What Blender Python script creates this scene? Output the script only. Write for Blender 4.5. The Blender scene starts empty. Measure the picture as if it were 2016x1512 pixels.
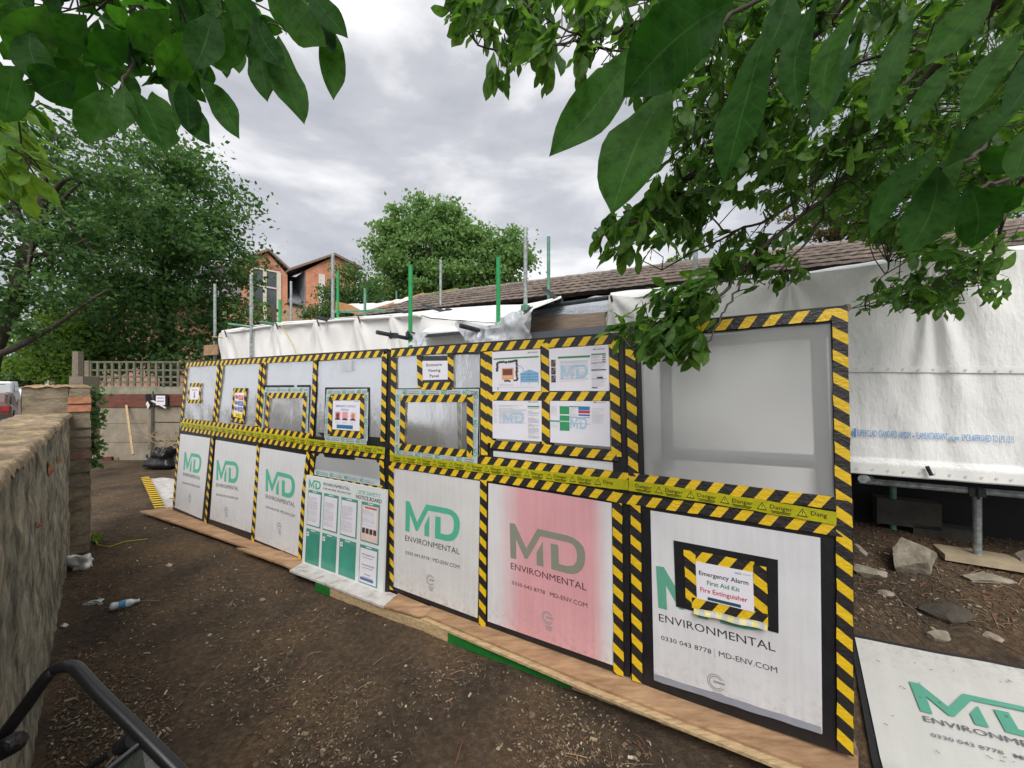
import bpy, math, random
import numpy as np
from mathutils import Vector, noise as mn
from mathutils.geometry import tessellate_polygon
random.seed(7); RNG = np.random.default_rng(7)
R = math.radians
scene = bpy.context.scene
COL = scene.collection

# ------------------------------------------------------------------ camera
EYE = 1.87; FPX = 760.0; CX = 1008.0; CY = 756.0
cd = bpy.data.cameras.new('camera'); cam = bpy.data.objects.new('camera', cd); COL.objects.link(cam)
cam.location = (0, 0, EYE); cam.rotation_euler = (R(90), 0, 0)
cd.sensor_width = 36; cd.lens = 36 * FPX / 2016.0; cd.clip_start = 0.05; cd.clip_end = 2000
scene.camera = cam

# ------------------------------------------------------------------ world: overcast sky
w = bpy.data.worlds.new('World'); scene.world = w; w.use_nodes = True
nt = w.node_tree; nt.nodes.clear(); N = nt.nodes; L = nt.links
out = N.new('ShaderNodeOutputWorld')
sky = N.new('ShaderNodeTexSky'); sky.sky_type = 'NISHITA'; sky.sun_disc = False
SUN_EL, SUN_AZ = 50, 177
sky.sun_elevation = R(SUN_EL); sky.sun_rotation = R(SUN_AZ)
bg1 = N.new('ShaderNodeBackground'); bg1.inputs[1].default_value = 0.08; L.new(sky.outputs[0], bg1.inputs[0])
tc = N.new('ShaderNodeTexCoord'); mp = N.new('ShaderNodeMapping'); mp.inputs['Scale'].default_value = (1.0, 1.0, 2.6)
L.new(tc.outputs['Generated'], mp.inputs[0])
n1 = N.new('ShaderNodeTexNoise'); n1.inputs['Scale'].default_value = 2.3; n1.inputs['Detail'].default_value = 7; n1.inputs['Roughness'].default_value = 0.52
n1.inputs['Distortion'].default_value = 0.25
L.new(mp.outputs[0], n1.inputs[0])
cr = N.new('ShaderNodeValToRGB'); e = cr.color_ramp.elements
e[0].position = 0.36; e[0].color = (0.35, 0.365, 0.41, 1); e[1].position = 0.66; e[1].color = (0.86, 0.86, 0.87, 1)
m_ = e.new(0.5); m_.color = (0.47, 0.48, 0.515, 1)
L.new(n1.outputs[0], cr.inputs[0])
bg2 = N.new('ShaderNodeBackground'); bg2.inputs[1].default_value = 0.86; L.new(cr.outputs[0], bg2.inputs[0])
mx = N.new('ShaderNodeMixShader'); mx.inputs[0].default_value = 0.94
L.new(bg1.outputs[0], mx.inputs[1]); L.new(bg2.outputs[0], mx.inputs[2]); L.new(mx.outputs[0], out.inputs[0])

# ------------------------------------------------------------------ sun (behind cloud, very soft)
sd = bpy.data.lights.new('sun', 'SUN'); sd.energy = 2.2; sd.angle = R(40); sd.color = (1.0, 0.965, 0.92)
so = bpy.data.objects.new('sun', sd); COL.objects.link(so)
# light comes from behind the camera, high up
sdir = Vector((-0.06 * math.cos(R(SUN_EL)), math.cos(R(SUN_EL)), -math.sin(R(SUN_EL)))).normalized()
so.rotation_euler = sdir.to_track_quat('-Z', 'Y').to_euler()
vs = scene.view_settings; vs.view_transform = 'Standard'; vs.look = 'None'; vs.exposure = 0.68; vs.gamma = 1.0

# ------------------------------------------------------------------ helpers
def V3(*a): return np.array(a, float)
def ray(x, y): return V3((x - CX) / FPX, 1.0, (CY - y) / FPX)
TH = math.atan(1308 / 760.0)
NV = V3(math.cos(TH), math.sin(TH), 0)          # away from camera, square to the hoarding
TV = V3(math.sin(TH), -math.cos(TH), 0)          # along the hoarding to the right
LEAN = R(4.4); DF = 2.47
MV = V3(NV[0] * math.cos(LEAN), NV[1] * math.cos(LEAN), -math.sin(LEAN))
UV_ = V3(NV[0] * math.sin(LEAN), NV[1] * math.sin(LEAN), math.cos(LEAN))
E0 = V3(0, 0, EYE)
def F(x, y, off=0.0):
    r = ray(x, y); return E0 + r * ((DF * math.cos(LEAN) - off) / r.dot(MV))
def Vd(x, y, d, n=NV):
    r = ray(x, y); return E0 + r * (d / r.dot(n))
def G(x, y, z=0.0):
    r = ray(x, y); return E0 + r * ((z - EYE) / r[2])
def Zp(x, y, Z): return E0 + ray(x, y) * Z

def sstep(a, b, t):
    t = min(1, max(0, (t - a) / (b - a))); return t * t * (3 - 2 * t)
WD = V3(-.728, .686, 0); WM = V3(.686, .728, 0)      # street wall: along, towards the yard
def gz(X, Y, detail=True):
    d = X * NV[0] + Y * NV[1]; b = X * WM[0] + Y * WM[1]; a = X * WD[0] + Y * WD[1]
    z = min(.60, max(0, .312 * (d - 2.55))) * sstep(0.6, 1.3, X)
    if b < -0.65: z = -0.004 * max(0, a - 3) * sstep(-.65, -1.5, b)
    if detail and a < 12 and b > -.5 and Y < 9:
        z += 0.018 * mn.noise(Vector((X * 2.1, Y * 2.1, 3))) + 0.008 * mn.noise(Vector((X * 9, Y * 9, 1))) + .004 * mn.noise(Vector((X * 28, Y * 28, 5)))
    return z
def Gz(x, y, dz=0.0):
    z = 0
    for _ in range(25):
        p = G(x, y, z); z = .5 * z + .5 * gz(p[0], p[1], False)
    p = G(x, y, z); p[2] = gz(p[0], p[1]) + dz; return p

def origin(o):
    v = Vector((0, 0, 0))
    while o is not None: v += o.location; o = o.parent
    return np.array(v)
def link(name, me, parent=None):
    o = bpy.data.objects.new(name, me); COL.objects.link(o)
    if parent is not None: o.parent = parent
    return o
def mesh(name, verts, faces, mats, fm=None, uv=None, parent=None, smooth=False):
    verts = np.asarray(verts, float).reshape(-1, 3)
    if parent is not None: verts = verts - origin(parent); loc = None
    else: loc = np.array([verts[:, 0].mean(), verts[:, 1].mean(), verts[:, 2].min()]); verts = verts - loc
    me = bpy.data.meshes.new(name); me.from_pydata([tuple(v) for v in verts], [], [tuple(int(i) for i in f) for f in faces])
    if not isinstance(mats, (list, tuple)): mats = [mats]
    for m in mats: me.materials.append(m)
    if fm is not None: me.polygons.foreach_set('material_index', fm)
    if uv is not None:
        ul = me.uv_layers.new(name='UVMap'); li = np.zeros(len(me.loops), int); me.loops.foreach_get('vertex_index', li)
        ul.data.foreach_set('uv', np.asarray(uv, float)[li].ravel())
    if smooth: me.polygons.foreach_set('use_smooth', [True] * len(me.polygons))
    me.update(); o = link(name, me, parent)
    if loc is not None: o.location = loc
    return o
def tag(o, label=None, cat=None, group=None, kind=None):
    if label: o['label'] = label
    if cat: o['category'] = cat
    if group: o['group'] = group
    if kind: o['kind'] = kind
    return o
def empty(name, loc, label, cat, group=None):
    o = bpy.data.objects.new(name, None); COL.objects.link(o); o.location = tuple(loc); o.empty_display_size = .1
    return tag(o, label, cat, group)

class MB:
    def __init__(s): s.v = []; s.f = []; s.m = []; s.uv = []
    def add(s, v, f, m=0, uv=None):
        k = len(s.v); s.v += [tuple(p) for p in v]; s.f += [tuple(k + i for i in q) for q in f]; s.m += [m] * len(f)
        s.uv += list(uv) if uv is not None else [(0, 0)] * len(v)
    def quad(s, a, b, c, d, m=0): s.add([a, b, c, d], [(0, 1, 2, 3)], m, [(0, 0), (1, 0), (1, 1), (0, 1)])
    def prism(s, front, depth, m=0):                 # front polygon + extrusion vector
        n = len(front); bk = [np.asarray(p) + depth for p in front]
        s.add(list(front) + bk, [tuple(range(n)), tuple(range(2 * n - 1, n - 1, -1))] + [(i, (i + 1) % n + 0, n + (i + 1) % n, n + i)[::-1] for i in range(n)], m)
    def box(s, c, sx, sy, sz, ax=None, m=0):
        ax = ax if ax is not None else (V3(1, 0, 0), V3(0, 1, 0), V3(0, 0, 1)); c = np.asarray(c)
        p = [c + ax[0] * i * sx / 2 + ax[1] * j * sy / 2 + ax[2] * k * sz / 2 for k in (-1, 1) for j in (-1, 1) for i in (-1, 1)]
        s.add(p, [(0, 2, 3, 1), (4, 5, 7, 6), (0, 1, 5, 4), (2, 6, 7, 3), (0, 4, 6, 2), (1, 3, 7, 5)], m)
    def tube(s, pts, r, n=10, m=0, cap=True):
        pts = [np.asarray(p, float) for p in pts]; rs = r if isinstance(r, (list, tuple, np.ndarray)) else [r] * len(pts)
        V = []; up = V3(.31, .17, .93)
        for i, p in enumerate(pts):
            t = pts[min(i + 1, len(pts) - 1)] - pts[max(i - 1, 0)]; t /= (np.linalg.norm(t) + 1e-9)
            a = np.cross(t, up); 
            if np.linalg.norm(a) < .1: a = np.cross(t, V3(1, 0, 0))
            a /= np.linalg.norm(a); b = np.cross(t, a)
            for k in range(n): V.append(p + rs[i] * (a * math.cos(2 * math.pi * k / n) + b * math.sin(2 * math.pi * k / n)))
        Fc = [(i * n + k, i * n + (k + 1) % n, (i + 1) * n + (k + 1) % n, (i + 1) * n + k) for i in range(len(pts) - 1) for k in range(n)]
        if cap: Fc += [tuple(range(n))[::-1], tuple((len(pts) - 1) * n + k for k in range(n))]
        s.add(V, Fc, m)
    def build(s, name, mats, parent=None, smooth=False): return mesh(name, s.v, s.f, mats, s.m, s.uv, parent, smooth)

def grid(name, fn, nu, nv, mat, parent=None, smooth=True, thick=None):
    v = [fn(i / nu, j / nv) for j in range(nv + 1) for i in range(nu + 1)]
    f = [(j * (nu + 1) + i, j * (nu + 1) + i + 1, (j + 1) * (nu + 1) + i + 1, (j + 1) * (nu + 1) + i) for j in range(nv) for i in range(nu)]
    uv = [(i / nu, j / nv) for j in range(nv + 1) for i in range(nu + 1)]
    return mesh(name, v, f, mat, None, uv, parent, smooth)
def poly_at(pts, t):                                  # piecewise linear lookup along x
    xs = [p[0] for p in pts]
    return [float(np.interp(t, xs, [p[k] for p in pts])) for k in range(1, len(pts[0]))]

# ------------------------------------------------------------------ materials
def nodes(name):
    m = bpy.data.materials.new(name); m.use_nodes = True; t = m.node_tree; b = t.nodes['Principled BSDF']
    return m, t, b, t.nodes, t.links
def lin(c): return tuple(((x / 255) / 12.92 if x / 255 <= .04045 else ((x / 255 + .055) / 1.055) ** 2.4) for x in c)
def noise_node(t, coord, scale, detail=4, rough=.6, stretch=None):
    n = t.nodes.new('ShaderNodeTexNoise'); n.inputs['Scale'].default_value = scale; n.inputs['Detail'].default_value = detail; n.inputs['Roughness'].default_value = rough
    tcn = t.nodes.new('ShaderNodeTexCoord'); src = tcn.outputs[coord]
    if stretch:
        mpn = t.nodes.new('ShaderNodeMapping'); mpn.inputs['Scale'].default_value = stretch; t.links.new(src, mpn.inputs[0]); src = mpn.outputs[0]
    t.links.new(src, n.inputs[0]); return n
def ramp(t, src, stops):
    r = t.nodes.new('ShaderNodeValToRGB'); el = r.color_ramp.elements
    while len(el) < len(stops): el.new(.5)
    for q, (p, c) in zip(el, stops): q.position = p; q.color = (*c, 1)
    t.links.new(src, r.inputs[0]); return r
def bump(t, b, src, strength, dist=.01):
    k = t.nodes.new('ShaderNodeBump'); k.inputs['Strength'].default_value = strength; k.inputs['Distance'].default_value = dist
    t.links.new(src, k.inputs['Height']); t.links.new(k.outputs[0], b.inputs['Normal']); return k
CACHE = {}
def M(name, col, rough=.6, metal=0, var=.12, vs_=6, bmp=.15, bs=60, stretch=None, spec=.5, dist=.004):
    if name in CACHE: return CACHE[name]
    m, t, b, N_, L_ = nodes(name)
    n = noise_node(t, 'Object', vs_, 5, .62, stretch)
    c0 = tuple(max(0, x * (1 - var)) for x in col); c1 = tuple(min(1, x * (1 + var)) for x in col)
    r = ramp(t, n.outputs[0], [(.3, c0), (.7, c1)]); L_.new(r.outputs[0], b.inputs['Base Color'])
    b.inputs['Roughness'].default_value = rough; b.inputs['Metallic'].default_value = metal; b.inputs['Specular IOR Level'].default_value = spec
    if bmp: bump(t, b, noise_node(t, 'Object', bs, 3, .6, stretch).outputs[0], bmp, dist)
    CACHE[name] = m; return m
def flat(rgb): return M('ink_%d_%d_%d' % rgb, lin(rgb), .55, 0, .05, 30, 0)

def multi(name, stops, scale, detail=6, rough=.85, bmp=.5, bs=40, dist=.01, stretch=None, stops2=None, s2=2, spec=.3):
    m, t, b, N_, L_ = nodes(name)
    r = ramp(t, noise_node(t, 'Object', scale, detail, .65, stretch).outputs[0], stops); src = r.outputs[0]
    if stops2:
        r2 = ramp(t, noise_node(t, 'Object', s2, 4, .6, stretch).outputs[0], stops2)
        x = t.nodes.new('ShaderNodeMix'); x.data_type = 'RGBA'; x.blend_type = 'MULTIPLY'; x.inputs[0].default_value = 1
        L_.new(src, x.inputs[6]); L_.new(r2.outputs[0], x.inputs[7]); src = x.outputs[2]
    L_.new(src, b.inputs['Base Color']); b.inputs['Roughness'].default_value = rough; b.inputs['Specular IOR Level'].default_value = spec
    bump(t, b, noise_node(t, 'Object', bs, 8, .7, stretch).outputs[0], bmp, dist); return m

soil = multi('soil', [(.25, (.042, .029, .019)), (.5, (.088, .063, .041)), (.64, (.132, .095, .06)), (.78, (.22, .165, .105))], 30, 9, .95, 1.0, 55, .02,
             stops2=[(.36, (.58, .58, .6)), (.5, (.95, .92, .9)), (.66, (1.35, 1.22, 1.05))], s2=1.5)
asphalt = multi('asphalt', [(.3, (.10, .10, .105)), (.7, (.17, .17, .17))], 60, 4, .9, .3, 200, .003)
pave = multi('paving', [(.3, (.2, .19, .18)), (.7, (.3, .29, .27))], 9, 4, .9, .3, 80, .004)
blackmat = M('black_tape', (.012, .012, .014), .42, 0, .3, 9, .35, 45)
ply = multi('plywood', [(.3, (.28, .16, .085)), (.6, (.44, .28, .16)), (.8, (.52, .36, .22))], 5, 6, .75, .3, 60, .003, (1.2, 6, 6), [(.3, (.7, .68, .66)), (.7, (1.1, 1.1, 1.1))], 3)
timber = multi('timber', [(.25, (.22, .155, .09)), (.5, (.46, .33, .18)), (.75, (.62, .47, .28))], 7, 7, .8, .4, 50, .004, (1.5, 9, 9))
dirtyply = multi('painted_board', [(.3, (.25, .22, .20)), (.46, (.5, .47, .45)), (.7, (.62, .60, .58))], 12, 8, .8, .3, 60, .003)
oldwood = multi('weathered_wood', [(.3, (.12, .10, .075)), (.7, (.27, .23, .17))], 8, 6, .9, .4, 60, .004, (1, 6, 6))
greypaint = M('galvanised_steel', (.34, .38, .37), .45, .5, .45, 22, .15, 40)
greenpole = M('green_painted_steel', (.02, .30, .09), .45, .1, .15, 12, .1, 40)
palegreen = M('faded_green_steel', (.12, .27, .19), .5, .3, .3, 12, .15, 40)
darksteel = M('dark_steel', (.06, .065, .07), .45, .5, .3, 12, .15, 40)
concrete = multi('concrete', [(.3, (.20, .17, .13)), (.6, (.30, .26, .20)), (.8, (.36, .32, .26))], 3.5, 7, .9, .25, 50, .004)
concrete_g = multi('mossy_concrete', [(.3, (.16, .16, .11)), (.6, (.28, .27, .20)), (.8, (.36, .34, .27))], 5, 7, .9, .3, 50, .004)
redboard = multi('red_brown_board', [(.3, (.10, .035, .025)), (.7, (.19, .075, .055))], 5, 5, .85, .25, 50, .004, (1, 1, 5))
wallm = multi('weathered_render', [(.28, (.055, .052, .042)), (.40, (.15, .14, .115)), (.50, (.26, .245, .20)), (.62, (.38, .355, .29)), (.78, (.48, .41, .31))], 8, 14, .97, .8, 60, .02, (1.7, 1.7, .8),
              [(.36, (.52, .54, .48)), (.5, (1, .98, .94)), (.62, (1.25, 1.16, 1.02))], 2.2)
copem = multi('lichen_coping', [(.25, (.10, .08, .05)), (.45, (.26, .20, .13)), (.58, (.40, .30, .20)), (.68, (.50, .43, .15)), (.8, (.56, .52, .32))], 7, 8, .95, .9, 35, .02, None,
              [(.3, (.7, .7, .7)), (.7, (1.1, 1.1, 1.1))], 2)
stonem = multi('boulder_stone', [(.25, (.13, .11, .08)), (.5, (.27, .235, .18)), (.75, (.42, .38, .31))], 9, 8, .9, .6, 30, .015)
stoned = multi('dark_stone', [(.25, (.03, .026, .022)), (.75, (.10, .085, .065))], 9, 8, .9, .6, 30, .015)
bark = multi('bark', [(.3, (.035, .028, .022)), (.7, (.10, .085, .065))], 14, 6, .9, .6, 50, .006, (1, 1, .3))
slate = multi('slate', [(.3, (.15, .155, .17)), (.7, (.25, .25, .27))], 8, 4, .7, .3, 40, .01)
whitep = M('white_paint', (.72, .70, .66), .5, 0, .06, 5, .05)
glassd = M('window_glass', (.07, .085, .09), .08, 0, .3, 1.2, 0)
paper = M('white_paper', (.76, .745, .80), .32, 0, .03, 8, .22, 6, None, .5, .01)
blackpl = M('black_plastic', (.010, .010, .012), .33, 0, .3, 8, .6, 18, None, .5, .02)
greenink = flat((84, 176, 146)); greyink = flat((58, 56, 60))

def brickmat(name, c1, c2, mortar, scale=1.0):
    m, t, b, N_, L_ = nodes(name)
    tcn = N_.new('ShaderNodeUVMap'); br = N_.new('ShaderNodeTexBrick')
    br.inputs['Color1'].default_value = (*c1, 1); br.inputs['Color2'].default_value = (*c2, 1); br.inputs['Mortar'].default_value = (*mortar, 1)
    br.inputs['Scale'].default_value = 1; br.inputs['Brick Width'].default_value = .225 * scale; br.inputs['Row Height'].default_value = .075 * scale; br.inputs['Mortar Size'].default_value = .008 * scale
    L_.new(tcn.outputs[0], br.inputs[0])
    n = noise_node(t, 'Object', 1.2, 5); r = ramp(t, n.outputs[0], [(.3, (.8, .8, .8)), (.7, (1.15, 1.15, 1.15))])
    x = N_.new('ShaderNodeMix'); x.data_type = 'RGBA'; x.blend_type = 'MULTIPLY'; x.inputs[0].default_value = 1
    L_.new(br.outputs[0], x.inputs[6]); L_.new(r.outputs[0], x.inputs[7]); L_.new(x.outputs[2], b.inputs['Base Color'])
    b.inputs['Roughness'].default_value = .9; bump(t, b, br.outputs['Fac'], -.4, .01); return m
redbrick = brickmat('red_brick', (.74, .28, .14), (.62, .20, .10), (.55, .44, .34))
buffbrick = brickmat('buff_brick', (.56, .37, .21), (.46, .27, .15), (.40, .34, .28))
pinkbrick = brickmat('pale_red_brick', (.50, .22, .15), (.42, .17, .12), (.5, .42, .36))

def hazmat(name, yellow, black, period=.114, k=.7, duty=.5, off=0):
    m, t, b, N_, L_ = nodes(name)
    u = N_.new('ShaderNodeUVMap'); s = N_.new('ShaderNodeSeparateXYZ'); L_.new(u.outputs[0], s.inputs[0])
    a = N_.new('ShaderNodeMath'); a.operation = 'MULTIPLY'; a.inputs[1].default_value = -k; L_.new(s.outputs[1], a.inputs[0])
    c = N_.new('ShaderNodeMath'); c.operation = 'ADD'; L_.new(s.outputs[0], c.inputs[0]); L_.new(a.outputs[0], c.inputs[1])
    d = N_.new('ShaderNodeMath'); d.operation = 'DIVIDE'; d.inputs[1].default_value = period; L_.new(c.outputs[0], d.inputs[0])
    f = N_.new('ShaderNodeMath'); f.operation = 'FRACT'; L_.new(d.outputs[0], f.inputs[0])
    g = N_.new('ShaderNodeMath'); g.operation = 'LESS_THAN'; g.inputs[1].default_value = duty; L_.new(f.outputs[0], g.inputs[0])
    # thin black border along both edges of the tape
    x = N_.new('ShaderNodeMix'); x.data_type = 'RGBA'; L_.new(g.outputs[0], x.inputs[0]); x.inputs[6].default_value = (*black, 1)
    n = noise_node(t, 'Object', 22, 8, .75); r = ramp(t, n.outputs[0], [(.3, tuple(q * .66 for q in yellow)), (.42, tuple(q * .93 for q in yellow)), (.7, yellow)])
    L_.new(r.outputs[0], x.inputs[7]); L_.new(x.outputs[2], b.inputs['Base Color']); b.inputs['Roughness'].default_value = .38
    bump(t, b, noise_node(t, 'Object', 26, 4, .65, (1, 1, 1.7)).outputs[0], .8, .008); return m
haz = hazmat('hazard_tape', (.80, .52, .015), (.022, .019, .018), .114, .7, .47)
haz_s = hazmat('hazard_tape_narrow', (.80, .52, .015), (.022, .019, .018), .09, .7, .48)
dangerm = M('danger_tape', (.43, .41, .01), .3, 0, .18, 25, .5, 30)
mdtape = M('printed_parcel_tape', (.47, .53, .53), .2, 0, .12, 20, .4, 30)

def boardmat(name, c, pink=None):
    m, t, b, N_, L_ = nodes(name)
    n = noise_node(t, 'UV', 3, 4, .5, (9, .4, 1)); r = ramp(t, n.outputs[0], [(.35, tuple(q * .93 for q in c)), (.65, c)]); src = r.outputs[0]
    n2 = noise_node(t, 'UV', 2.2, 4, .6); r2 = ramp(t, n2.outputs[0], [(.3, (.9, .895, .89)), (.65, (1, 1, 1))])
    x = N_.new('ShaderNodeMix'); x.data_type = 'RGBA'; x.blend_type = 'MULTIPLY'; x.inputs[0].default_value = 1; L_.new(src, x.inputs[6]); L_.new(r2.outputs[0], x.inputs[7]); src = x.outputs[2]
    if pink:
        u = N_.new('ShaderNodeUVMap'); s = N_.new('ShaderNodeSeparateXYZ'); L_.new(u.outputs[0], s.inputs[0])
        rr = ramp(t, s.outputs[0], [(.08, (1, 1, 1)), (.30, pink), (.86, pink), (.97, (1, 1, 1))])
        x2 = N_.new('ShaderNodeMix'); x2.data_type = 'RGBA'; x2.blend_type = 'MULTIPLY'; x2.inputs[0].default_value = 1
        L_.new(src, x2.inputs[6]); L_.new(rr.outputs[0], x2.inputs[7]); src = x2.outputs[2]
    u = N_.new('ShaderNodeUVMap'); s = N_.new('ShaderNodeSeparateXYZ'); L_.new(u.outputs[0], s.inputs[0])
    fade = ramp(t, s.outputs[1], [(0.0, (.6, .6, .6)), (.06, (.28, .28, .28)), (.22, (.07, .07, .07)), (1, (.03, .03, .03))])
    sp = noise_node(t, 'Object', 26, 8, .75); spr = ramp(t, sp.outputs[0], [(.47, (0, 0, 0)), (.66, (1, 1, 1))])
    mu = N_.new('ShaderNodeMath'); mu.operation = 'MULTIPLY'; L_.new(fade.outputs[0], mu.inputs[0]); L_.new(spr.outputs[0], mu.inputs[1])
    dx = N_.new('ShaderNodeMix'); dx.data_type = 'RGBA'; L_.new(mu.outputs[0], dx.inputs[0]); L_.new(src, dx.inputs[6]); dx.inputs[7].default_value = (.30, .25, .19, 1); src = dx.outputs[2]
    L_.new(src, b.inputs['Base Color']); b.inputs['Roughness'].default_value = .34
    w_ = N_.new('ShaderNodeTexWave'); w_.inputs['Scale'].default_value = 55; uu = N_.new('ShaderNodeUVMap'); L_.new(uu.outputs[0], w_.inputs[0])
    mixn = noise_node(t, 'UV', 3, 2); ad = N_.new('ShaderNodeMath'); ad.operation = 'MULTIPLY_ADD'; ad.inputs[1].default_value = .05
    L_.new(w_.outputs[1], ad.inputs[0]); L_.new(mixn.outputs[0], ad.inputs[2]); bump(t, b, ad.outputs[0], .35, .012); return m
board = boardmat('corrugated_plastic', (.72, .72, .735))
boardpink = boardmat('pink_middle_plastic', (.74, .73, .74), (1.0, .52, .55))  # pink across the middle, fading to white at both sides
boardwarm = boardmat('warm_corrugated_plastic', (.71, .70, .69))

def filmmat(name, col, rough, transp, trl, bmp=.5, bs=5, stretch=(1, 1, .35)):
    m, t, b, N_, L_ = nodes(name); N_.remove(b); o = N_['Material Output']
    n = noise_node(t, 'Object', bs, 5, .6, stretch); k = N_.new('ShaderNodeBump'); k.inputs['Strength'].default_value = bmp; k.inputs['Distance'].default_value = .03; L_.new(n.outputs[0], k.inputs['Height'])
    gl = N_.new('ShaderNodeBsdfGlossy'); gl.inputs['Roughness'].default_value = rough; gl.inputs[0].default_value = (.9, .92, .95, 1); L_.new(k.outputs[0], gl.inputs['Normal'])
    df = N_.new('ShaderNodeBsdfDiffuse'); df.inputs[0].default_value = (*col, 1)
    tl = N_.new('ShaderNodeBsdfTranslucent'); tl.inputs[0].default_value = (*col, 1)
    tr = N_.new('ShaderNodeBsdfTransparent'); tr.inputs[0].default_value = (.88, .9, .92, 1)
    a = N_.new('ShaderNodeMixShader'); a.inputs[0].default_value = trl; L_.new(df.outputs[0], a.inputs[1]); L_.new(tl.outputs[0], a.inputs[2])
    c = N_.new('ShaderNodeMixShader'); c.inputs[0].default_value = transp; L_.new(a.outputs[0], c.inputs[1]); L_.new(tr.outputs[0], c.inputs[2])
    lw = N_.new('ShaderNodeLayerWeight'); lw.inputs[0].default_value = .35; L_.new(k.outputs[0], lw.inputs['Normal'])
    mm = N_.new('ShaderNodeMath'); mm.operation = 'MULTIPLY_ADD'; mm.inputs[1].default_value = .5; mm.inputs[2].default_value = .10; L_.new(lw.outputs['Fresnel'], mm.inputs[0])
    d = N_.new('ShaderNodeMixShader'); L_.new(mm.outputs[0], d.inputs[0]); L_.new(c.outputs[0], d.inputs[1]); L_.new(gl.outputs[0], d.inputs[2])
    L_.new(d.outputs[0], o.inputs[0]); return m
film = filmmat('milky_polythene', (.56, .58, .61), .22, .16, .45)
film_clear = filmmat('clear_window_film', (.50, .50, .49), .16, .66, .2, .2, 4)
film_low = filmmat('brightened_polythene', (.74, .76, .79), .3, .02, .10)  # paler copy of the milky film, brightness put into colour for the dim low pane
film_thin = filmmat('thin_polythene_wrap', (.62, .64, .65), .32, .35, .4, .35, 10, (1, 1, 1))
sheetm = multi('white_scaffold_sheet', [(.3, (.72, .71, .685)), (.7, (.82, .81, .79))], 1.6, 5, .55, .10, 220, .004)
def tarpmat():
    m, t, b, N_, L_ = nodes('reinforced_sheeting')
    r = ramp(t, noise_node(t, 'Object', 1.3, 5).outputs[0], [(.3, (.77, .77, .75)), (.7, (.86, .86, .84))]); L_.new(r.outputs[0], b.inputs['Base Color'])
    b.inputs['Roughness'].default_value = .5
    n = noise_node(t, 'Object', 6, 6, .6, (1.6, 1.6, .5)); n2 = noise_node(t, 'Object', 230, 2, .5)
    ad = N_.new('ShaderNodeMath'); ad.operation = 'MULTIPLY_ADD'; ad.inputs[1].default_value = .06; L_.new(n2.outputs[0], ad.inputs[0]); L_.new(n.outputs[0], ad.inputs[2])
    bump(t, b, ad.outputs[0], .5, .045); return m
tarp = tarpmat()

def leafmat(name, c_a, c_b, tl_a, tl_b, mixf=.45, rough=.42, veins=False, spec=.22):
    m, t, b, N_, L_ = nodes(name); o = N_['Material Output']
    g = N_.new('ShaderNodeNewGeometry')
    r1 = ramp(t, g.outputs['Random Per Island'], [(0, c_a), (1, c_b)]); r2 = ramp(t, g.outputs['Random Per Island'], [(0, tl_a), (1, tl_b)])
    s1, s2 = r1.outputs[0], r2.outputs[0]
    if veins:
        u = N_.new('ShaderNodeUVMap'); s = N_.new('ShaderNodeSeparateXYZ'); L_.new(u.outputs[0], s.inputs[0])
        def mth(op, a_, b_=None, c_=None):
            k = N_.new('ShaderNodeMath'); k.operation = op
            for i, q in enumerate((a_, b_, c_)):
                if q is None: continue
                if isinstance(q, (int, float)): k.inputs[i].default_value = q
                else: L_.new(q, k.inputs[i])
            return k.outputs[0]
        av = mth('ABSOLUTE', s.outputs[0]); mid = mth('LESS_THAN', av, .035)
        ph = mth('FRACT', mth('MULTIPLY', mth('MULTIPLY_ADD', av, -.14, s.outputs[1]), 9.0)); d_ = mth('ABSOLUTE', mth('SUBTRACT', ph, .5)); side = mth('MULTIPLY', mth('LESS_THAN', d_, .05), .22)
        vein = mth('MAXIMUM', mth('MULTIPLY', mid, .55), side)
        nz = noise_node(t, 'Object', 40, 5, .65); bl = ramp(t, nz.outputs[0], [(.33, (.62, .6, .45)), (.5, (1, 1, 1)), (.7, (1.25, 1.2, 1.1))])
        res = []
        for src, vc in ((s1, tuple(min(1, q * 2.0 + .02) for q in c_b)), (s2, tuple(q * .55 for q in tl_a))):
            x = N_.new('ShaderNodeMix'); x.data_type = 'RGBA'; L_.new(vein, x.inputs[0]); L_.new(src, x.inputs[6]); x.inputs[7].default_value = (*vc, 1)
            y = N_.new('ShaderNodeMix'); y.data_type = 'RGBA'; y.blend_type = 'MULTIPLY'; y.inputs[0].default_value = 1; L_.new(x.outputs[2], y.inputs[6]); L_.new(bl.outputs[0], y.inputs[7]); res.append(y.outputs[2])
        s1, s2 = res; bump(t, b, vein, .5, .0015)
    L_.new(s1, b.inputs['Base Color']); b.inputs['Roughness'].default_value = rough; b.inputs['Specular IOR Level'].default_value = spec
    tl = N_.new('ShaderNodeBsdfTranslucent'); L_.new(s2, tl.inputs[0])
    x = N_.new('ShaderNodeMixShader'); x.inputs[0].default_value = mixf; L_.new(b.outputs[0], x.inputs[1]); L_.new(tl.outputs[0], x.inputs[2]); L_.new(x.outputs[0], o.inputs[0])
    return m
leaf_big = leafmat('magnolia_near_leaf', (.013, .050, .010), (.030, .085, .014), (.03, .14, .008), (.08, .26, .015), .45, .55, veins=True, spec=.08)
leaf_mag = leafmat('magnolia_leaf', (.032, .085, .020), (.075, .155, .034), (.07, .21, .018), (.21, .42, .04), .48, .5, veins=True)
leaf_yel = leafmat('young_magnolia_leaf', (.06, .15, .02), (.10, .20, .03), (.16, .36, .02), (.30, .50, .04), .5, veins=True)
leaf_dark = leafmat('dark_tree_leaf', (.040, .10, .040), (.12, .21, .07), (.06, .18, .035), (.22, .42, .07), .42, .6)
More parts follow.
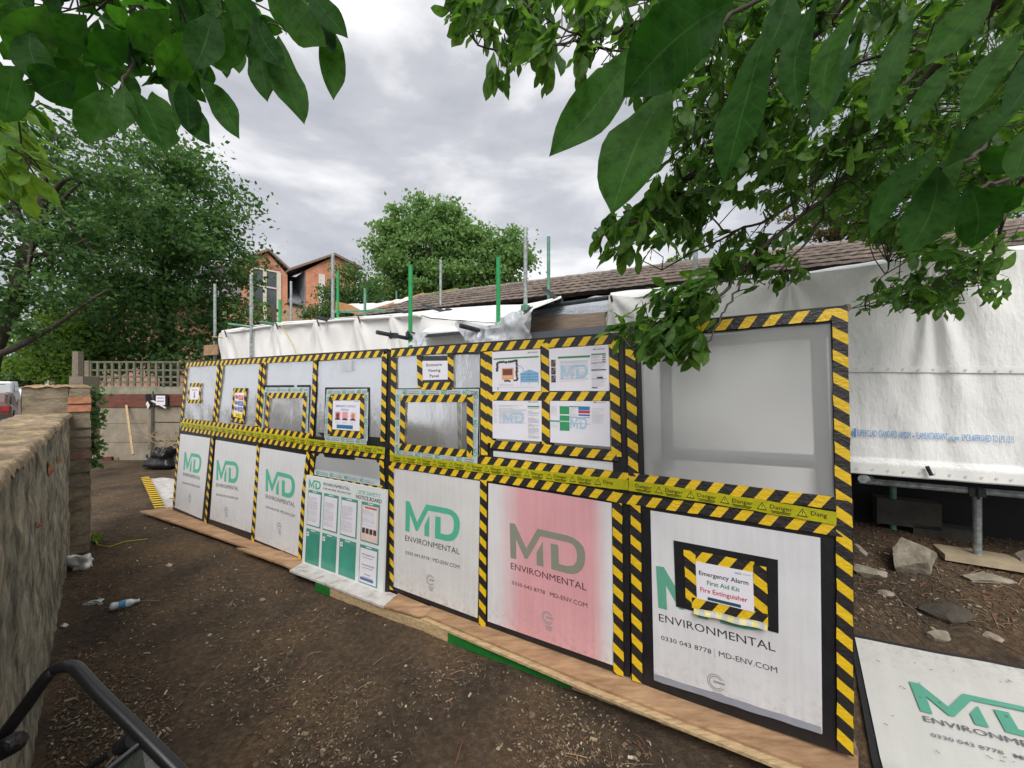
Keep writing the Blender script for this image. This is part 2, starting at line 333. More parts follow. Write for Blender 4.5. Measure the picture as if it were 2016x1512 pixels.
leaf_mid = leafmat('ash_leaf', (.13, .25, .085), (.23, .36, .12), (.20, .38, .10), (.34, .54, .14), .42, .6)
leaf_lime = leafmat('lime_green_leaf', (.10, .19, .03), (.17, .27, .05), (.18, .36, .04), (.32, .48, .06), .4, .6)
leaf_far = leafmat('far_tree_leaf', (.05, .10, .035), (.09, .15, .05), (.06, .14, .04), (.14, .24, .05), .3, .6)
leaf_berry = leafmat('rowan_leaf', (.06, .13, .04), (.24, .12, .06), (.10, .22, .04), (.3, .2, .06), .35, .6)

def frostmat():
    m, t, b, N_, L_ = nodes('frosted_sheet'); N_.remove(b); o = N_['Material Output']
    n = noise_node(t, 'Object', 4, 4, .6, (1, 1, .4)); k = N_.new('ShaderNodeBump'); k.inputs['Strength'].default_value = .25; k.inputs['Distance'].default_value = .02; L_.new(n.outputs[0], k.inputs['Height'])
    rf = N_.new('ShaderNodeBsdfRefraction'); rf.inputs['IOR'].default_value = 1.25; rf.inputs['Roughness'].default_value = .42; rf.inputs[0].default_value = (.95, .96, .96, 1)
    df = N_.new('ShaderNodeBsdfDiffuse'); df.inputs[0].default_value = (.80, .80, .78, 1); tl = N_.new('ShaderNodeBsdfTranslucent'); tl.inputs[0].default_value = (.6, .61, .6, 1)
    gl = N_.new('ShaderNodeBsdfGlossy'); gl.inputs['Roughness'].default_value = .2; L_.new(k.outputs[0], gl.inputs['Normal'])
    a = N_.new('ShaderNodeMixShader'); a.inputs[0].default_value = .4; L_.new(df.outputs[0], a.inputs[1]); L_.new(tl.outputs[0], a.inputs[2])
    c = N_.new('ShaderNodeMixShader'); c.inputs[0].default_value = .52; L_.new(a.outputs[0], c.inputs[1]); L_.new(rf.outputs[0], c.inputs[2])
    d = N_.new('ShaderNodeMixShader'); d.inputs[0].default_value = .06; L_.new(c.outputs[0], d.inputs[1]); L_.new(gl.outputs[0], d.inputs[2]); L_.new(d.outputs[0], o.inputs[0]); return m
frost = frostmat()
# ------------------------------------------------------------------ hoarding helpers
def FP(s, h, off=0.0):                               # point of the hoarding plane from plane metres
    return E0 + TV * s + UV_ * h + MV * (DF * math.cos(LEAN) - off)
def fs(x, y, off=0):
    p = F(x, y, off) - E0; return p.dot(TV), p.dot(UV_)
LOGO = [(0.0, 1.0), (0.078, 1.008), (0.233, 0.529), (0.398, 1.009), (0.792, 1.009), (0.872, .985), (0.94, 0.93), (0.985, 0.85), (1.004, 0.733), (1.0, 0.607), (.985, 0.49), (0.95, 0.379), (0.90, 0.298), (0.841, 0.253), (0.771, 0.235), (0.567, 0.235), (0.571, 0.764), (0.669, 0.768), (0.669, 0.379), (0.775, 0.383), (0.831, 0.412), (0.866, 0.453), (0.893, 0.53), (0.902, 0.631), (0.897, 0.741), (0.88, 0.815), (0.848, 0.855), (0.795, 0.872), (0.437, 0.868), (0.243, 0.307), (0.206, 0.303), (0.089, 0.677), (0.085, 0.235), (0.0, 0.235)]
LEG = [(0.465, 0.761), (0.463, 0.235), (0.372, 0.235), (0.374, 0.491)]
def tess(poly): return tessellate_polygon([[Vector((p[0], p[1], 0)) for p in poly]])
LOGO_T, LEG_T = tess(LOGO), tess(LEG)
TXT = {}
def text2d(s, bold=0.0):
    key = (s, bold)
    if key in TXT: return TXT[key]
    cu = bpy.data.curves.new('lettering_curve', 'FONT'); cu.body = s; cu.resolution_u = 2; cu.offset = bold; cu.fill_mode = 'FRONT'
    o = bpy.data.objects.new('lettering_curve', cu); me = bpy.data.meshes.new_from_object(o)
    v = np.array([tuple(q.co)[:2] for q in me.vertices]); f = [tuple(p.vertices) for p in me.polygons]
    bpy.data.objects.remove(o); bpy.data.meshes.remove(me); bpy.data.curves.remove(cu)
    v[:, 0] -= v[:, 0].min(); wd = v[:, 0].max(); TXT[key] = (v, f, wd); return TXT[key]
class Pen:                                           # draws flat print on a plane given by origin and two axes
    def __init__(s, O, ex, ey, nrm, off=.0012):
        s.O = np.asarray(O); s.ex = np.asarray(ex); s.ey = np.asarray(ey); s.n = np.asarray(nrm); s.off = off; s.mb = MB(); s.mats = []
    def mi(s, m):
        if m not in s.mats: s.mats.append(m)
        return s.mats.index(m)
    def P(s, x, y, o=0): return s.O + s.ex * x + s.ey * y + s.n * (s.off + o)
    def rect(s, x0, y0, x1, y1, m, o=0): s.mb.add([s.P(x0, y0, o), s.P(x1, y0, o), s.P(x1, y1, o), s.P(x0, y1, o)], [(0, 1, 2, 3)], s.mi(m), [(0, 0), (1, 0), (1, 1), (0, 1)])
    def poly(s, pts, m, o=0):
        t = tess(pts); s.mb.add([s.P(x, y, o) for x, y in pts], [q for q in t], s.mi(m))
    def text(s, st, x0, y0, w, h, m, o=0, bold=0.0, center=False, fitw=True):
        v, f, wd = text2d(st, bold); cap = 0.70
        sx = w / wd if fitw else w
        if center: x0 -= wd * sx / 2
        s.mb.add([s.P(x0 + a * sx, y0 + b * h / cap, o) for a, b in v], f, s.mi(m))
    def logo(s, x0, y0, w, h, m, o=0):               # block from x0,y0 (bottom) size w,h
        for pl, t in ((LOGO, LOGO_T), (LEG, LEG_T)):
            s.mb.add([s.P(x0 + a * w, y0 + (b - .235) / .774 * h, o) for a, b in pl], list(t), s.mi(m))
    def disc(s, cx, cy, rx, ry, m, o=0, n=18): s.mb.add([s.P(cx + rx * math.cos(6.2832 * i / n), cy + ry * math.sin(6.2832 * i / n), o) for i in range(n)], [tuple(range(n))], s.mi(m))
    def ring(s, cx, cy, rx, ry, t, m, o=0, a0=0, a1=6.2832, n=26):
        v = []; 
        for i in range(n + 1):
            a = a0 + (a1 - a0) * i / n
            v += [s.P(cx + rx * math.cos(a), cy + ry * math.sin(a), o), s.P(cx + rx * (1 - t) * math.cos(a), cy + ry * (1 - t) * math.sin(a), o)]
        s.mb.add(v, [(2 * i, 2 * i + 1, 2 * i + 3, 2 * i + 2) for i in range(n)], s.mi(m))
    def build(s, name, parent): return s.mb.build(name, s.mats, parent)
def fpen(p0, p1, p2, off):                           # p0 top-left, p1 bottom-left, p2 bottom-right in photo pixels
    O = F(*p1, off); return Pen(O, F(*p2, off) - O, F(*p0, off) - O, -MV)

def strip(name, pts, w, mat, off, parent, amp=.0022, v0=0.0, seg=.05):
    """a stuck-down tape following plane points, UV in metres"""
    P = [np.array(fs(x, y, off)) for x, y in pts]; line = []
    for a, b in zip(P[:-1], P[1:]):
        n = max(2, int(np.linalg.norm(b - a) / seg)); line += [a + (b - a) * i / n for i in range(n)]
    line.append(P[-1]); v = []; uv = []; u = random.random()
    for i, p in enumerate(line):
        t = line[min(i + 1, len(line) - 1)] - line[max(i - 1, 0)]; t /= np.linalg.norm(t); nn = np.array([-t[1], t[0]])
        if i: u += np.linalg.norm(p - line[i - 1])
        jl, jr = random.uniform(-amp, amp), random.uniform(-amp, amp); zo = random.uniform(0, .0022)
        for sgn, j in ((-1, jl), (1, jr)):
            q = p + nn * (sgn * w / 2 + j); v.append(FP(q[0], q[1], off + zo * (1 if i % 2 else .3))); uv.append((u, sgn * w / 2))
    f = [(2 * i, 2 * i + 2, 2 * i + 3, 2 * i + 1) for i in range(len(line) - 1)]
    return mesh(name, v, f, mat, None, uv, parent, True)
HW = .06
def hz(par, a, b, *more, w=HW, off=.012, m=None, name='hazard_tape'): return strip(name, [a, b, *more], w, m or haz, off, par)
def bar(mb, a, b, w, off=.002, depth=.045):          # black-taped framing timber
    pa, pb = np.array(fs(*a)), np.array(fs(*b)); t = (pb - pa) / np.linalg.norm(pb - pa); n = np.array([-t[1], t[0]]) * w / 2
    mb.prism([FP(*(pa - n), off), FP(*(pb - n), off), FP(*(pb + n), off), FP(*(pa + n), off)], MV * depth)
def pane(name, par, q, mat, off=0.0, n=10, amp=0.0):
    C = [np.array(fs(*p)) for p in q]                # TL TR BR BL
    def fn(u, v):
        p = (1 - v) * ((1 - u) * C[0] + u * C[1]) + v * ((1 - u) * C[3] + u * C[2])
        z = amp * mn.noise(Vector((p[0] * 5 + p[1] * 2, p[1] * 3, 2.2))) + amp * .5 * mn.noise(Vector((p[0] * 14, p[1] * 5, 7)))
        return FP(p[0], p[1], off + z)
    o = grid(name, fn, n, n, mat, par); return o
def boardpanel(par, q, mat=None, off=.006):
    C = [F(*p, off) for p in q]; mb = MB()
    mb.add(C, [(3, 2, 1, 0)], 0, [(0, 1), (1, 1), (1, 0), (0, 0)])
    bk = [c + MV * .0045 for c in C]
    for i in range(4): mb.add([C[i], C[(i + 1) % 4], bk[(i + 1) % 4], bk[i]], [(0, 1, 2, 3)])
    return mb.build('printed_board', mat or board, par)
def board_print(bd, p0, p1, p2, green=None, off=.006, dark=None):
    g = green or greenink; d = dark or greyink
    pn = fpen(p0, p1, p2, off); pn.logo(0, .235, 1, .765, g); pn.build('logo', bd)
    pn = fpen(p0, p1, p2, off)
    pn.text('ENVIRONMENTAL', 0, 0, 1, .135, d)
    pn.text('0330 043 8778', .01, -.325, .46, .078, d); pn.rect(.497, -.37, .501, -.22, M('ink_grey', (.35, .35, .35), .6, 0, .05, 5, 0)); pn.text('MD-ENV.COM', .535, -.325, .465, .088, d)
    lg = flat((150, 148, 150)); yy = -.78; rx = .075; ry = rx * np.linalg.norm(pn.ex) / np.linalg.norm(pn.ey)
    pn.ring(.49, yy, rx, ry, .10, lg, 0, .5, 5.8); pn.ring(.49, yy, rx * .78, ry * .78, .16, lg, 0, .6, 5.6); pn.rect(.47, yy - .008, .565, yy + .028, lg)
    for k in range(3): pn.rect(.455 + .01 * k, yy - ry - .045 - k * .035, .555 - .01 * k, yy - ry - .025 - k * .035, lg)
    pn.build('lettering', bd)
def md_tape(par, a, b, w=.055, off=.016, start=.03, step=.22, nrep=12):
    st = strip('branded_tape', [a, b], w, mdtape, off, par, .001)
    pa, pb = np.array(fs(*a, off)), np.array(fs(*b, off)); Ln = np.linalg.norm(pb - pa); t = (pb - pa) / Ln; n = np.array([-t[1], t[0]])
    O = FP(*pa, off + .0015); ex = TV * t[0] + UV_ * t[1]; ey = TV * n[0] + UV_ * n[1]
    pn = Pen(O, ex, ey, -MV, .001); s = start; g = flat((70, 150, 128)); q = flat((128, 140, 142))
    while s < Ln - .03 and nrep:
        if s + .06 < Ln: pn.logo(s, -w * .34, .055, w * .68, g)
        x1 = min(Ln - .005, s + .07 + .125)
        if x1 > s + .12:
            if x1 - s - .07 > .11: pn.text('ENVIRONMENTAL', s + .07, w * .02, .125, w * .2, q)
            else: pn.rect(s + .07, w * .04, x1, w * .18, q)
            pn.rect(s + .07, -w * .24, x1, -w * .12, q)
        s += step; nrep -= 1
    pn.build('lettering', st); return st
def danger_tape(par, pts, w=.062, off=.019):
    st = strip('danger_tape', pts, w, dangerm, off, par, .002)
    ink = flat((30, 30, 12)); off_s = .04
    P = [np.array(fs(x, y, off)) for x, y in pts]; pn = None; lens = [np.linalg.norm(b - a) for a, b in zip(P[:-1], P[1:])]
    mb = Pen(V3(0, 0, 0), V3(1, 0, 0), V3(0, 1, 0), V3(0, 0, 1)); mb.off = 0
    s = off_s
    def at(sv):
        k = 0
        while k < len(lens) - 1 and sv > lens[k]: sv -= lens[k]; k += 1
        t = (P[k + 1] - P[k]) / lens[k]; return P[k] + t * sv, t
    while s < sum(lens) - .065:
        p, t = at(s); n = np.array([-t[1], t[0]])
        mb.O = FP(*p, off + .0028); mb.ex = TV * t[0] + UV_ * t[1]; mb.ey = TV * n[0] + UV_ * n[1]
        if s > sum(lens) - .165: mb.text('Dang', 0, -.004, .062, .021, ink); break
        mb.text('Danger', 0, -.004, .095, .021, ink)
        mb.rect(.003, -.017, .09, -.013, ink); mb.rect(.01, -.024, .085, -.021, ink)
        c = .135; mb.poly([(c - .022, -.018), (c + .022, -.018), (c, .022)], ink); ye = flat((186, 184, 24)); mb.poly([(c - .0165, -.0145), (c + .0165, -.0145), (c, .0145)], ye, .0006)
        mb.rect(c - .0018, -.006, c + .0018, .007, ink, .0012); mb.rect(c - .0018, -.0115, c + .0018, -.0085, ink, .0012)
        s += .17
    mb.build('lettering', st); return st

# ------------------------------------------------------------------ hoarding: three framed bays
def side_and_back(par, TLp, TRp, BRp, BLp, depth=.62):
    """return sheets: rear wall and bracing behind the bay"""
    c = [F(*p, -.05) for p in (TLp, TRp, BRp, BLp)]; D = NV * depth
    mb = MB(); mb.quad(c[3] + D, c[2] + D, c[1] + D, c[0] + D); mb.build('rear_sheet', sheetm, par)
    for a, b in ((0, 1), (3, 2)):
        mb = MB(); mb.tube([c[a] + D * .95, c[b] + D * .95], .022, 6); mb.build('brace', M('brace_timber', (.2, .15, .1)), par)
    for k in (0, 1, 2, 3):
        mb = MB(); mb.tube([c[k], c[k] + D * .95], .022, 6); mb.build('brace', M('brace_timber', (.2, .15, .1)), par)

A = empty('hoarding_bay', F(565, 1080), 'far hoarding bay with four film windows above three white printed boards', 'hoarding', 'taped hoarding bays')
fb = MB()
bar(fb, (366, 717), (762, 694.5), .075); bar(fb, (367, 718), (356, 835), .05)
for a, b, w_ in (((433, 714), (423, 835), .13), ((517.5, 709), (508.5, 846), .13), ((622, 703), (616, 870), .09), ((760, 693), (757, 1165), .11)): bar(fb, a, b, w_)
# mid rail and the solid black lower half
fb.prism([F(355, 824), F(613, 852), F(624, 851), F(757, 862), F(757, 912), F(623, 898), F(617, 938), F(757, 964), F(757, 1168), F(340, 1003)][::-1], MV * .045)
fb.build('frame', blackmat, A)
side_and_back(A, (366, 713), (760, 691), (757, 1160), (341, 1000))
for q in (((371, 722), (428, 720), (418, 827), (361, 823)), ((439, 717), (512, 715), (503, 840), (429, 831)), ((525, 714), (617, 710), (610, 851), (514, 842)),
          ((626, 714), (752, 705), (747, 866), (624, 857)), ((622, 892), (747, 907), (747, 948), (618, 930))):
    c = np.mean(q, axis=0); q = [tuple(c + (np.array(p) - c) * 1.03) for p in q]
    pane('film_window', A, q, film if q[0][1] < 800 else film_low, -.001, 16, .007)
b1 = boardpanel(A, ((355, 854), (413.5, 862.5), (396.8, 1021.7), (341, 997.6))); board_print(b1, (363.7, 889), (360.3, 936), (394, 945))
b2 = boardpanel(A, ((424.7, 866), (506, 879), (494, 1049), (413, 1021.7))); board_print(b2, (426.9, 905), (425.7, 957.7), (469, 965.8))
b3 = boardpanel(A, ((512, 880.6), (604.6, 896), (587.7, 1096.5), (500, 1061))); board_print(b3, (523.7, 922.8), (523, 980.4), (580.5, 998.5))
for a in (((366, 718), (618, 704.5), (755, 696)), ((367.3, 723), (357.5, 823)), ((430, 720), (420.8, 826)), ((437, 719), (426, 832)), ((513.5, 713), (505, 838)), ((521, 713), (511.5, 845)),
          ((621, 707), (618, 780), (612.5, 861)), ((757.5, 697), (753.5, 869)), ((356, 827.5), (612, 858.5)), ((355, 843), (608, 881), (757, 897)),
          ((351.8, 858), (341.5, 997)), ((419, 858), (403.6, 1037)), ((508.8, 870), (497.4, 1066.4)), ((607.5, 886), (598, 965), (589.3, 1100)), ((615.5, 893), (613.5, 937)), ((751, 906), (753.5, 961)), ((609, 940.5), (759, 966.5))):
    hz(A, *a)
danger_tape(A, [(355, 834.5), (619, 871), (758, 887.5)])
md_tape(A, (619, 929.5), (748, 951.5), .05)
# window aperture frames of bay A
fr3 = MB(); bar(fr3, (521, 761), (611, 760.5), .03, .004, .004); bar(fr3, (610.5, 760), (606, 848), .02, .004, .004); fr3.build('window_edging', blackmat, A)
for a, b in (((522, 767.5), (609, 767.5)), ((520, 768), (515.5, 845)), ((606, 767), (602.5, 852))): md_tape(A, a, b, .055, .0085)
for a in (((527, 779), (600, 778)), ((528.5, 778), (523.5, 843)), ((601, 777), (596.5, 855))): hz(A, *a, off=.013)
# little flap of clear film taped to window four
pane('film_flap', A, ((668, 711), (696, 709), (696, 730.5), (669, 731.5)), film_thin, .02, 8, .006)

B = empty('hoarding_bay', F(1000, 1250), 'middle hoarding bay with viewing window and a board pink across its middle', 'hoarding', 'taped hoarding bays')
fb = MB()
bar(fb, (770, 694), (1222, 665.5), .075); bar(fb, (773, 694), (771, 900), .07); bar(fb, (957.5, 688), (958, 905), .12)
bar(fb, (1216, 665), (1223, 935), .10); bar(fb, (1074, 678), (1074.5, 880), .09); bar(fb, (966, 780), (1208, 780), .085); bar(fb, (966, 876.5), (1218, 899), .075)
bar(fb, (774, 893), (945, 906), .05)
fb.prism([F(768, 905), F(946, 901), F(958, 897), F(1225, 929), F(1238, 930), F(1240, 1333), F(768, 1165)][::-1], MV * .045)
fb.build('frame', blackmat, B)
side_and_back(B, (770, 692), (1238, 664), (1238, 1325), (768, 1160))
pane('film_window', B, ((776, 702), (950, 694), (949, 772), (776, 772)), film, -.001, 16, .006)
pane('film_window', B, ((936, 770), (950, 770), (949, 898), (936, 898)), film, -.001, 8, .003)
pane('viewing_window', B, ((779, 770), (938, 770), (936, 905), (779, 893)), film_clear, -.001, 14, .003)
pane('film_window', B, ((966, 876), (1222, 898), (1222, 932), (966, 900)), board, -.001, 10, .002)
d1 = boardpanel(B, ((774.7, 921.6), (945, 947), (940, 1217), (774.7, 1155)), boardwarm); board_print(d1, (799, 985.4), (797.8, 1064), (905, 1091.7))
d2 = boardpanel(B, ((961.5, 951), (1204, 990.5), (1209, 1310.7), (960, 1223)), boardpink); board_print(d2, (1003.5, 1028.7), (1006, 1119.5), (1155, 1163), M('pink_board_logo', lin((134, 137, 122)), .5, 0, .05, 5, 0), dark=M('pink_board_lettering', lin((82, 48, 60)), .5, 0, .05, 5, 0))
for a in (((770, 695.5), (948, 684), (1219, 667.5)), ((775, 703), (772.5, 896)), ((770.5, 917), (770, 1161)), ((825.5, 699), (827.5, 763)), ((887, 695), (887.5, 763)), ((829, 760.5), (893, 760)),
          ((952.6, 693), (953.4, 896)), ((963, 692), (966, 872)), ((969, 780), (1202, 780)), ((966, 874.5), (1110, 886.5), (1219, 898.5)), ((1073, 674), (1073.5, 774)), ((1074, 784), (1074.5, 876)),
          ((1207.5, 672), (1214, 899)), ((941, 905), (1238, 940.5)), ((768, 913), (946, 936.5), (1106, 960), (1210, 978)), ((952, 944), (949.3, 1237)), ((1215, 985), (1218, 1329))):
    hz(B, *a)
danger_tape(B, [(768, 900.6), (946, 921.5), (1237, 955.5)])
fr = MB()
for a, b in (((779, 766.5), (944, 765)), ((943, 765), (941, 898)), ((893, 696), (944, 695.5))): bar(fr, a, b, .016, .004, .004)
fr.build('window_edging', blackmat, B)
for a, b, st in (((779, 772.5), (941, 772.5), .09), ((784, 773), (781.5, 893), .02), ((937.3, 766), (934.3, 913), .02), ((778, 890.5), (934.5, 907.5), .02)): md_tape(B, a, b, .055, .0105 + random.uniform(0, .001), st)
for a in (((789, 785), (932, 784)), ((793.5, 779), (791.3, 876)), ((925.5, 779), (925, 899)), ((786, 879.5), (929, 894))): hz(B, *a, off=.0135)
# inside the enclosure, seen through the clear film: a taped post and a black pipe
pm = MB(); pa, pb = Vd(903, 770, 3.02), Vd(906, 895, 3.02); pm.tube([pa + NV * .06, pb + NV * .06], .05, 10)
pi = MB(); i1 = Vd(899, 788, 2.85); i2 = Vd(907, 788, 2.85); i3 = Vd(909, 892, 2.85); i4 = Vd(902, 890, 2.85)
o = mesh('inner_taped_post', [i4, i3, i2, i1], [(0, 1, 2, 3)], haz, None, [(.0, -.03), (.0, .03), (-.45, .03), (-.45, -.03)], B)
pi.prism([Vd(909, 787, 2.86), Vd(909, 893, 2.86), Vd(924, 897, 2.86), Vd(924, 787, 2.86)], NV * .05); pi.build('inner_post', blackpl, B)

Cb = empty('hoarding_bay', F(1470, 1430), 'tallest and nearest hoarding bay with one large milky film window', 'hoarding', 'taped hoarding bays')
fb = MB()
bar(fb, (1238, 655), (1668, 617), .085); bar(fb, (1243, 657), (1251, 945), .11); bar(fb, (1650, 612), (1660, 1000), .062)
fb.prism([F(1241, 934), F(1652, 984), F(1680, 986), F(1681, 1490), F(1263, 1349), F(1243, 1340)][::-1], MV * .045)
fb.prism([F(1669, 603), F(1679.5, 1489), F(1664, 1484), F(1652, 606)], MV * .045)
fb.build('frame', blackmat, Cb)
side_and_back(Cb, (1240, 652), (1667, 606), (1680, 1480), (1265, 1345), .9)
pane('film_window', Cb, ((1246, 662), (1638, 630), (1643, 984), (1252, 938)), frost, -.001, 26, .006)
for a, b in (((1308, 665), (1314, 925)), ((1300, 680), (1632, 650)), ((1612, 650), (1624, 970)), ((1312, 893), (1630, 911))):
    pa, pb = F(*a, -.08), F(*b, -.08); ib = MB(); ib.tube([pa, pb], .036, 8); ib.build('inner_frame', M('brace_timber_dark', (.10, .11, .115)), Cb)
c1 = boardpanel(Cb, ((1280.6, 1005), (1615, 1059), (1619, 1444.6), (1287.6, 1339))); board_print(c1, (1291.3, 1113), (1297.8, 1222.3), (1527, 1283), flat((92, 160, 136)))
for a in (((1240, 656.5), (1649, 618)), ((1653, 607), (1656, 800), (1661, 985)), ((1240, 662), (1247, 938)), ((1238, 940.5), (1420, 962), (1650, 992)), ((1205, 978), (1400, 1005), (1668, 1047)),
          ((1251, 994), (1255, 1343)), ((1662, 975), (1663, 1250), (1664.5, 1484))):
    hz(Cb, *a)
danger_tape(Cb, [(1238, 955.6), (1419, 983), (1647, 1020.5)])
bt = MB(); bt.mats = None
strip('grey_edging', [(1288, 1333), (1617, 1438)], .035, M('grey_tape', (.28, .29, .34), .5), .0075, Cb)

# ------------------------------------------------------------------ notices stuck on the hoarding
def ppen(q, off): return fpen(q[0], q[3], q[2], off)
def sheet(name, q, off, label, cat, group=None, m=None):
    t = empty(name, F(*q[3], off), label, cat, group); pn = ppen(q, off); mb = MB()
    C = [F(*p, off) for p in q]
    mb.add([C[3], C[2], C[1], C[0]] + [c + MV * .0015 for c in (C[3], C[2], C[1], C[0])], [(0, 1, 2, 3), (7, 6, 5, 4), (0, 4, 5, 1), (1, 5, 6, 2), (2, 6, 7, 3), (3, 7, 4, 0)])
    mb.build('paper', m or paper, t); return t, pn
lt = flat((168, 166, 176)); dk = flat((92, 90, 98)); wm = flat((166, 196, 216)); grn = flat((60, 140, 92)); teal = flat((90, 150, 140))
def lines(pn, x0, y0, x1, y1, n, m=None, seed=0, full=.85):
    rr = random.Random(seed)
    for i in range(n):
        y = y1 - (y1 - y0) * (i + .5) / n; h = (y1 - y0) / n * .16
        if rr.random() < .12: continue
        x = x0; e = x0 + (x1 - x0) * (full + (1 - full) * rr.random() if rr.random() < .75 else rr.uniform(.3, .8))
        while x < e:
            w_ = rr.uniform(.02, .06) * max(.3, (x1 - x0)); pn.rect(x, y - h, min(e, x + w_), y + h, m or lt); x += w_ + .008
def hdr(pn): pn.logo(.76, .91, .055, .035, dk); pn.rect(.83, .915, .95, .94, lt)
QA = ((969, 693), (1063.5, 687.5), (1065, 770.4), (969.6, 771)); QB = ((1081, 686.7), (1198, 678.4), (1199, 769.7), (1082, 769.7))
QC = ((969.6, 789), (1066, 789), (1066.3, 869.3), (970, 862.8)); QD = ((1082.7, 789.3), (1200, 790), (1201, 879.5), (1083.3, 870.8))
t, pn = sheet('document_sheet', QA, .016, 'document sheet with site plan, tree outline and blue roof diagram', 'document', 'document sheets beside the viewing panel')
hdr(pn); pn.rect(.03, .80, .97, .835, grn)
br = flat((70, 66, 62)); rr = random.Random(3)
path = [(.11, .52, .11, .70), (.12, .72, .52, .74), (.52, .72, .53, .30)]
for x0, y0, x1, y1 in path:
    for i in range(13): pn.disc(x0 + (x1 - x0) * i / 12 + rr.uniform(-.01, .01), y0 + (y1 - y0) * i / 12 + rr.uniform(-.012, .012), .024, .03, br, .0002 * (i % 3), 9)
for i in range(8): pn.disc(.27 + i * .016, .26 + rr.uniform(-.01, .01), .018, .022, br, .0002 * (i % 3), 8)
for i in range(3): pn.disc(.47 + i * .02, .27, .018, .022, br, .0002 * i, 8)
pn.rect(.21, .30, .46, .58, flat((222, 160, 120)), .0002); pn.rect(.23, .40, .435, .55, flat((110, 68, 56)), .0005); pn.rect(.23, .34, .44, .37, flat((240, 180, 110)), .0005)
pn.rect(.60, .22, .96, .44, flat((112, 178, 218)), .0002); pn.poly([(.60, .44), (.96, .44), (.78, .52)], flat((128, 176, 214)), .0002)
for k, c_ in ((.40, (150, 130, 110)), (.27, (150, 140, 110)), (.33, (90, 150, 200))): pn.rect(.60, k, .96, k + .022, flat(c_), .0005)
pn.rect(.602, .15, .606, .44, dk); pn.rect(.955, .15, .959, .44, dk); pn.rect(.775, .15, .779, .5, dk, .0007); pn.ring(.57, .5, .10, .13, .2, wm, 0, -.3, 2.4)
lines(pn, .14, .14, .50, .20, 3, seed=2); pn.rect(.11, .05, .135, .10, teal); lines(pn, .03, .09, .97, .11, 1, seed=4); pn.build('print', t)
t, pn = sheet('document_sheet', QB, .016, 'document sheet with three small dark photos down its left edge', 'document', 'document sheets beside the viewing panel')
hdr(pn); pn.rect(.16, .755, .71, .80, grn)
for k in range(3):
    pn.rect(.035, .57 - k * .185, .115, .735 - k * .185, flat((62, 52, 50))); pn.rect(.05, .60 - k * .185, .08, .67 - k * .185, flat((120, 95, 85)), .0003); pn.rect(.08, .66 - k * .185, .10, .72 - k * .185, flat((150, 140, 135)), .0003)
pn.logo(.21, .29, .46, .31, wm, .0002); lines(pn, .20, .22, .69, .70, 26, seed=5); pn.rect(.73, .80, .965, .83, grn)
lines(pn, .73, .60, .95, .79, 11, dk, 6)
for k in range(4): pn.rect(.91, .645 + k * .04, .96, .66 + k * .04, flat((20, 20, 20)), .0004)
for yv in (.62, .47, .265): pn.rect(.725, yv, .965, yv + .008, dk, .0003)
pn.rect(.725, .455, .965, .468, flat((30, 30, 30)), .0004); lines(pn, .73, .09, .95, .61, 30, seed=7); pn.rect(.82, .28, .91, .31, flat((30, 30, 34)), .0004); pn.rect(.73, .06, .82, .085, dk, .0004); pn.build('print', t)
t, pn = sheet('document_sheet', QC, .016, 'text sheet with narrow list column, lower left of the four documents', 'document', 'document sheets beside the viewing panel')
pn.logo(.75, .965, .055, .03, dk); pn.rect(.82, .97, .95, .99, lt); pn.logo(.23, .43, .43, .27, wm, .0002); lines(pn, .03, .4, .11, .92, 20, seed=8); lines(pn, .14, .40, .72, .90, 24, seed=9); pn.rect(.74, .85, .97, .88, grn)
lines(pn, .745, .06, .97, .84, 40, dk, 10, .9); pn.build('print', t)
t, pn = sheet('document_sheet', QD, .016, 'document sheet with green column chart and blue and red blocks', 'document', 'document sheets beside the viewing panel')
pn.logo(.75, .965, .055, .03, dk); pn.rect(.82, .97, .95, .985, lt)
g2 = flat((54, 146, 98)); pn.rect(.175, .30, .345, .88, g2); pn.rect(.175, .66, .345, .685, flat((230, 240, 236)), .0003); pn.rect(.175, .51, .345, .53, flat((200, 232, 220)), .0003)
pn.rect(.345, .865, .69, .885, grn); pn.rect(.50, .80, .69, .875, flat((52, 122, 186))); pn.rect(.50, .725, .69, .79, flat((184, 62, 88))); pn.rect(.50, .665, .69, .70, flat((76, 96, 160)))
pn.rect(.345, .62, .69, .635, teal); pn.rect(.345, .475, .69, .485, teal); pn.rect(.0, .50, .175, .535, teal); pn.logo(.36, .36, .28, .27, wm, .0002)
lines(pn, .36, .65, .48, .86, 13, seed=11); lines(pn, .73, .50, .93, .85, 22, seed=12); lines(pn, .02, .66, .13, .88, 14, seed=13); lines(pn, .01, .36, .16, .49, 8, seed=14); pn.build('print', t)

QS = ((831, 710.6), (881.5, 710), (881.5, 747), (832, 748.3))
t, pn = sheet('paper_sign', QS, .010, 'small white sign reading Enclosure Viewing Panel framed in hazard tape', 'sign')
mb = MB(); C = [F(*p, .006) for p in ((829, 701), (883, 700.5), (884, 755), (829, 756))]; mb.add([C[3], C[2], C[1], C[0]], [(0, 1, 2, 3)]); mb.build('backing', M('dark_wallet', (.03, .035, .035), .2, 0, .3, 20, .3, 20), t)
for st, yv, wv in (('Enclosure', .70, .62), ('Viewing', .41, .50), ('Panel', .13, .36)): pn.text(st, .48 - wv / 2, yv, wv, .15, greyink, 0, .008)
pn.build('lettering', t)
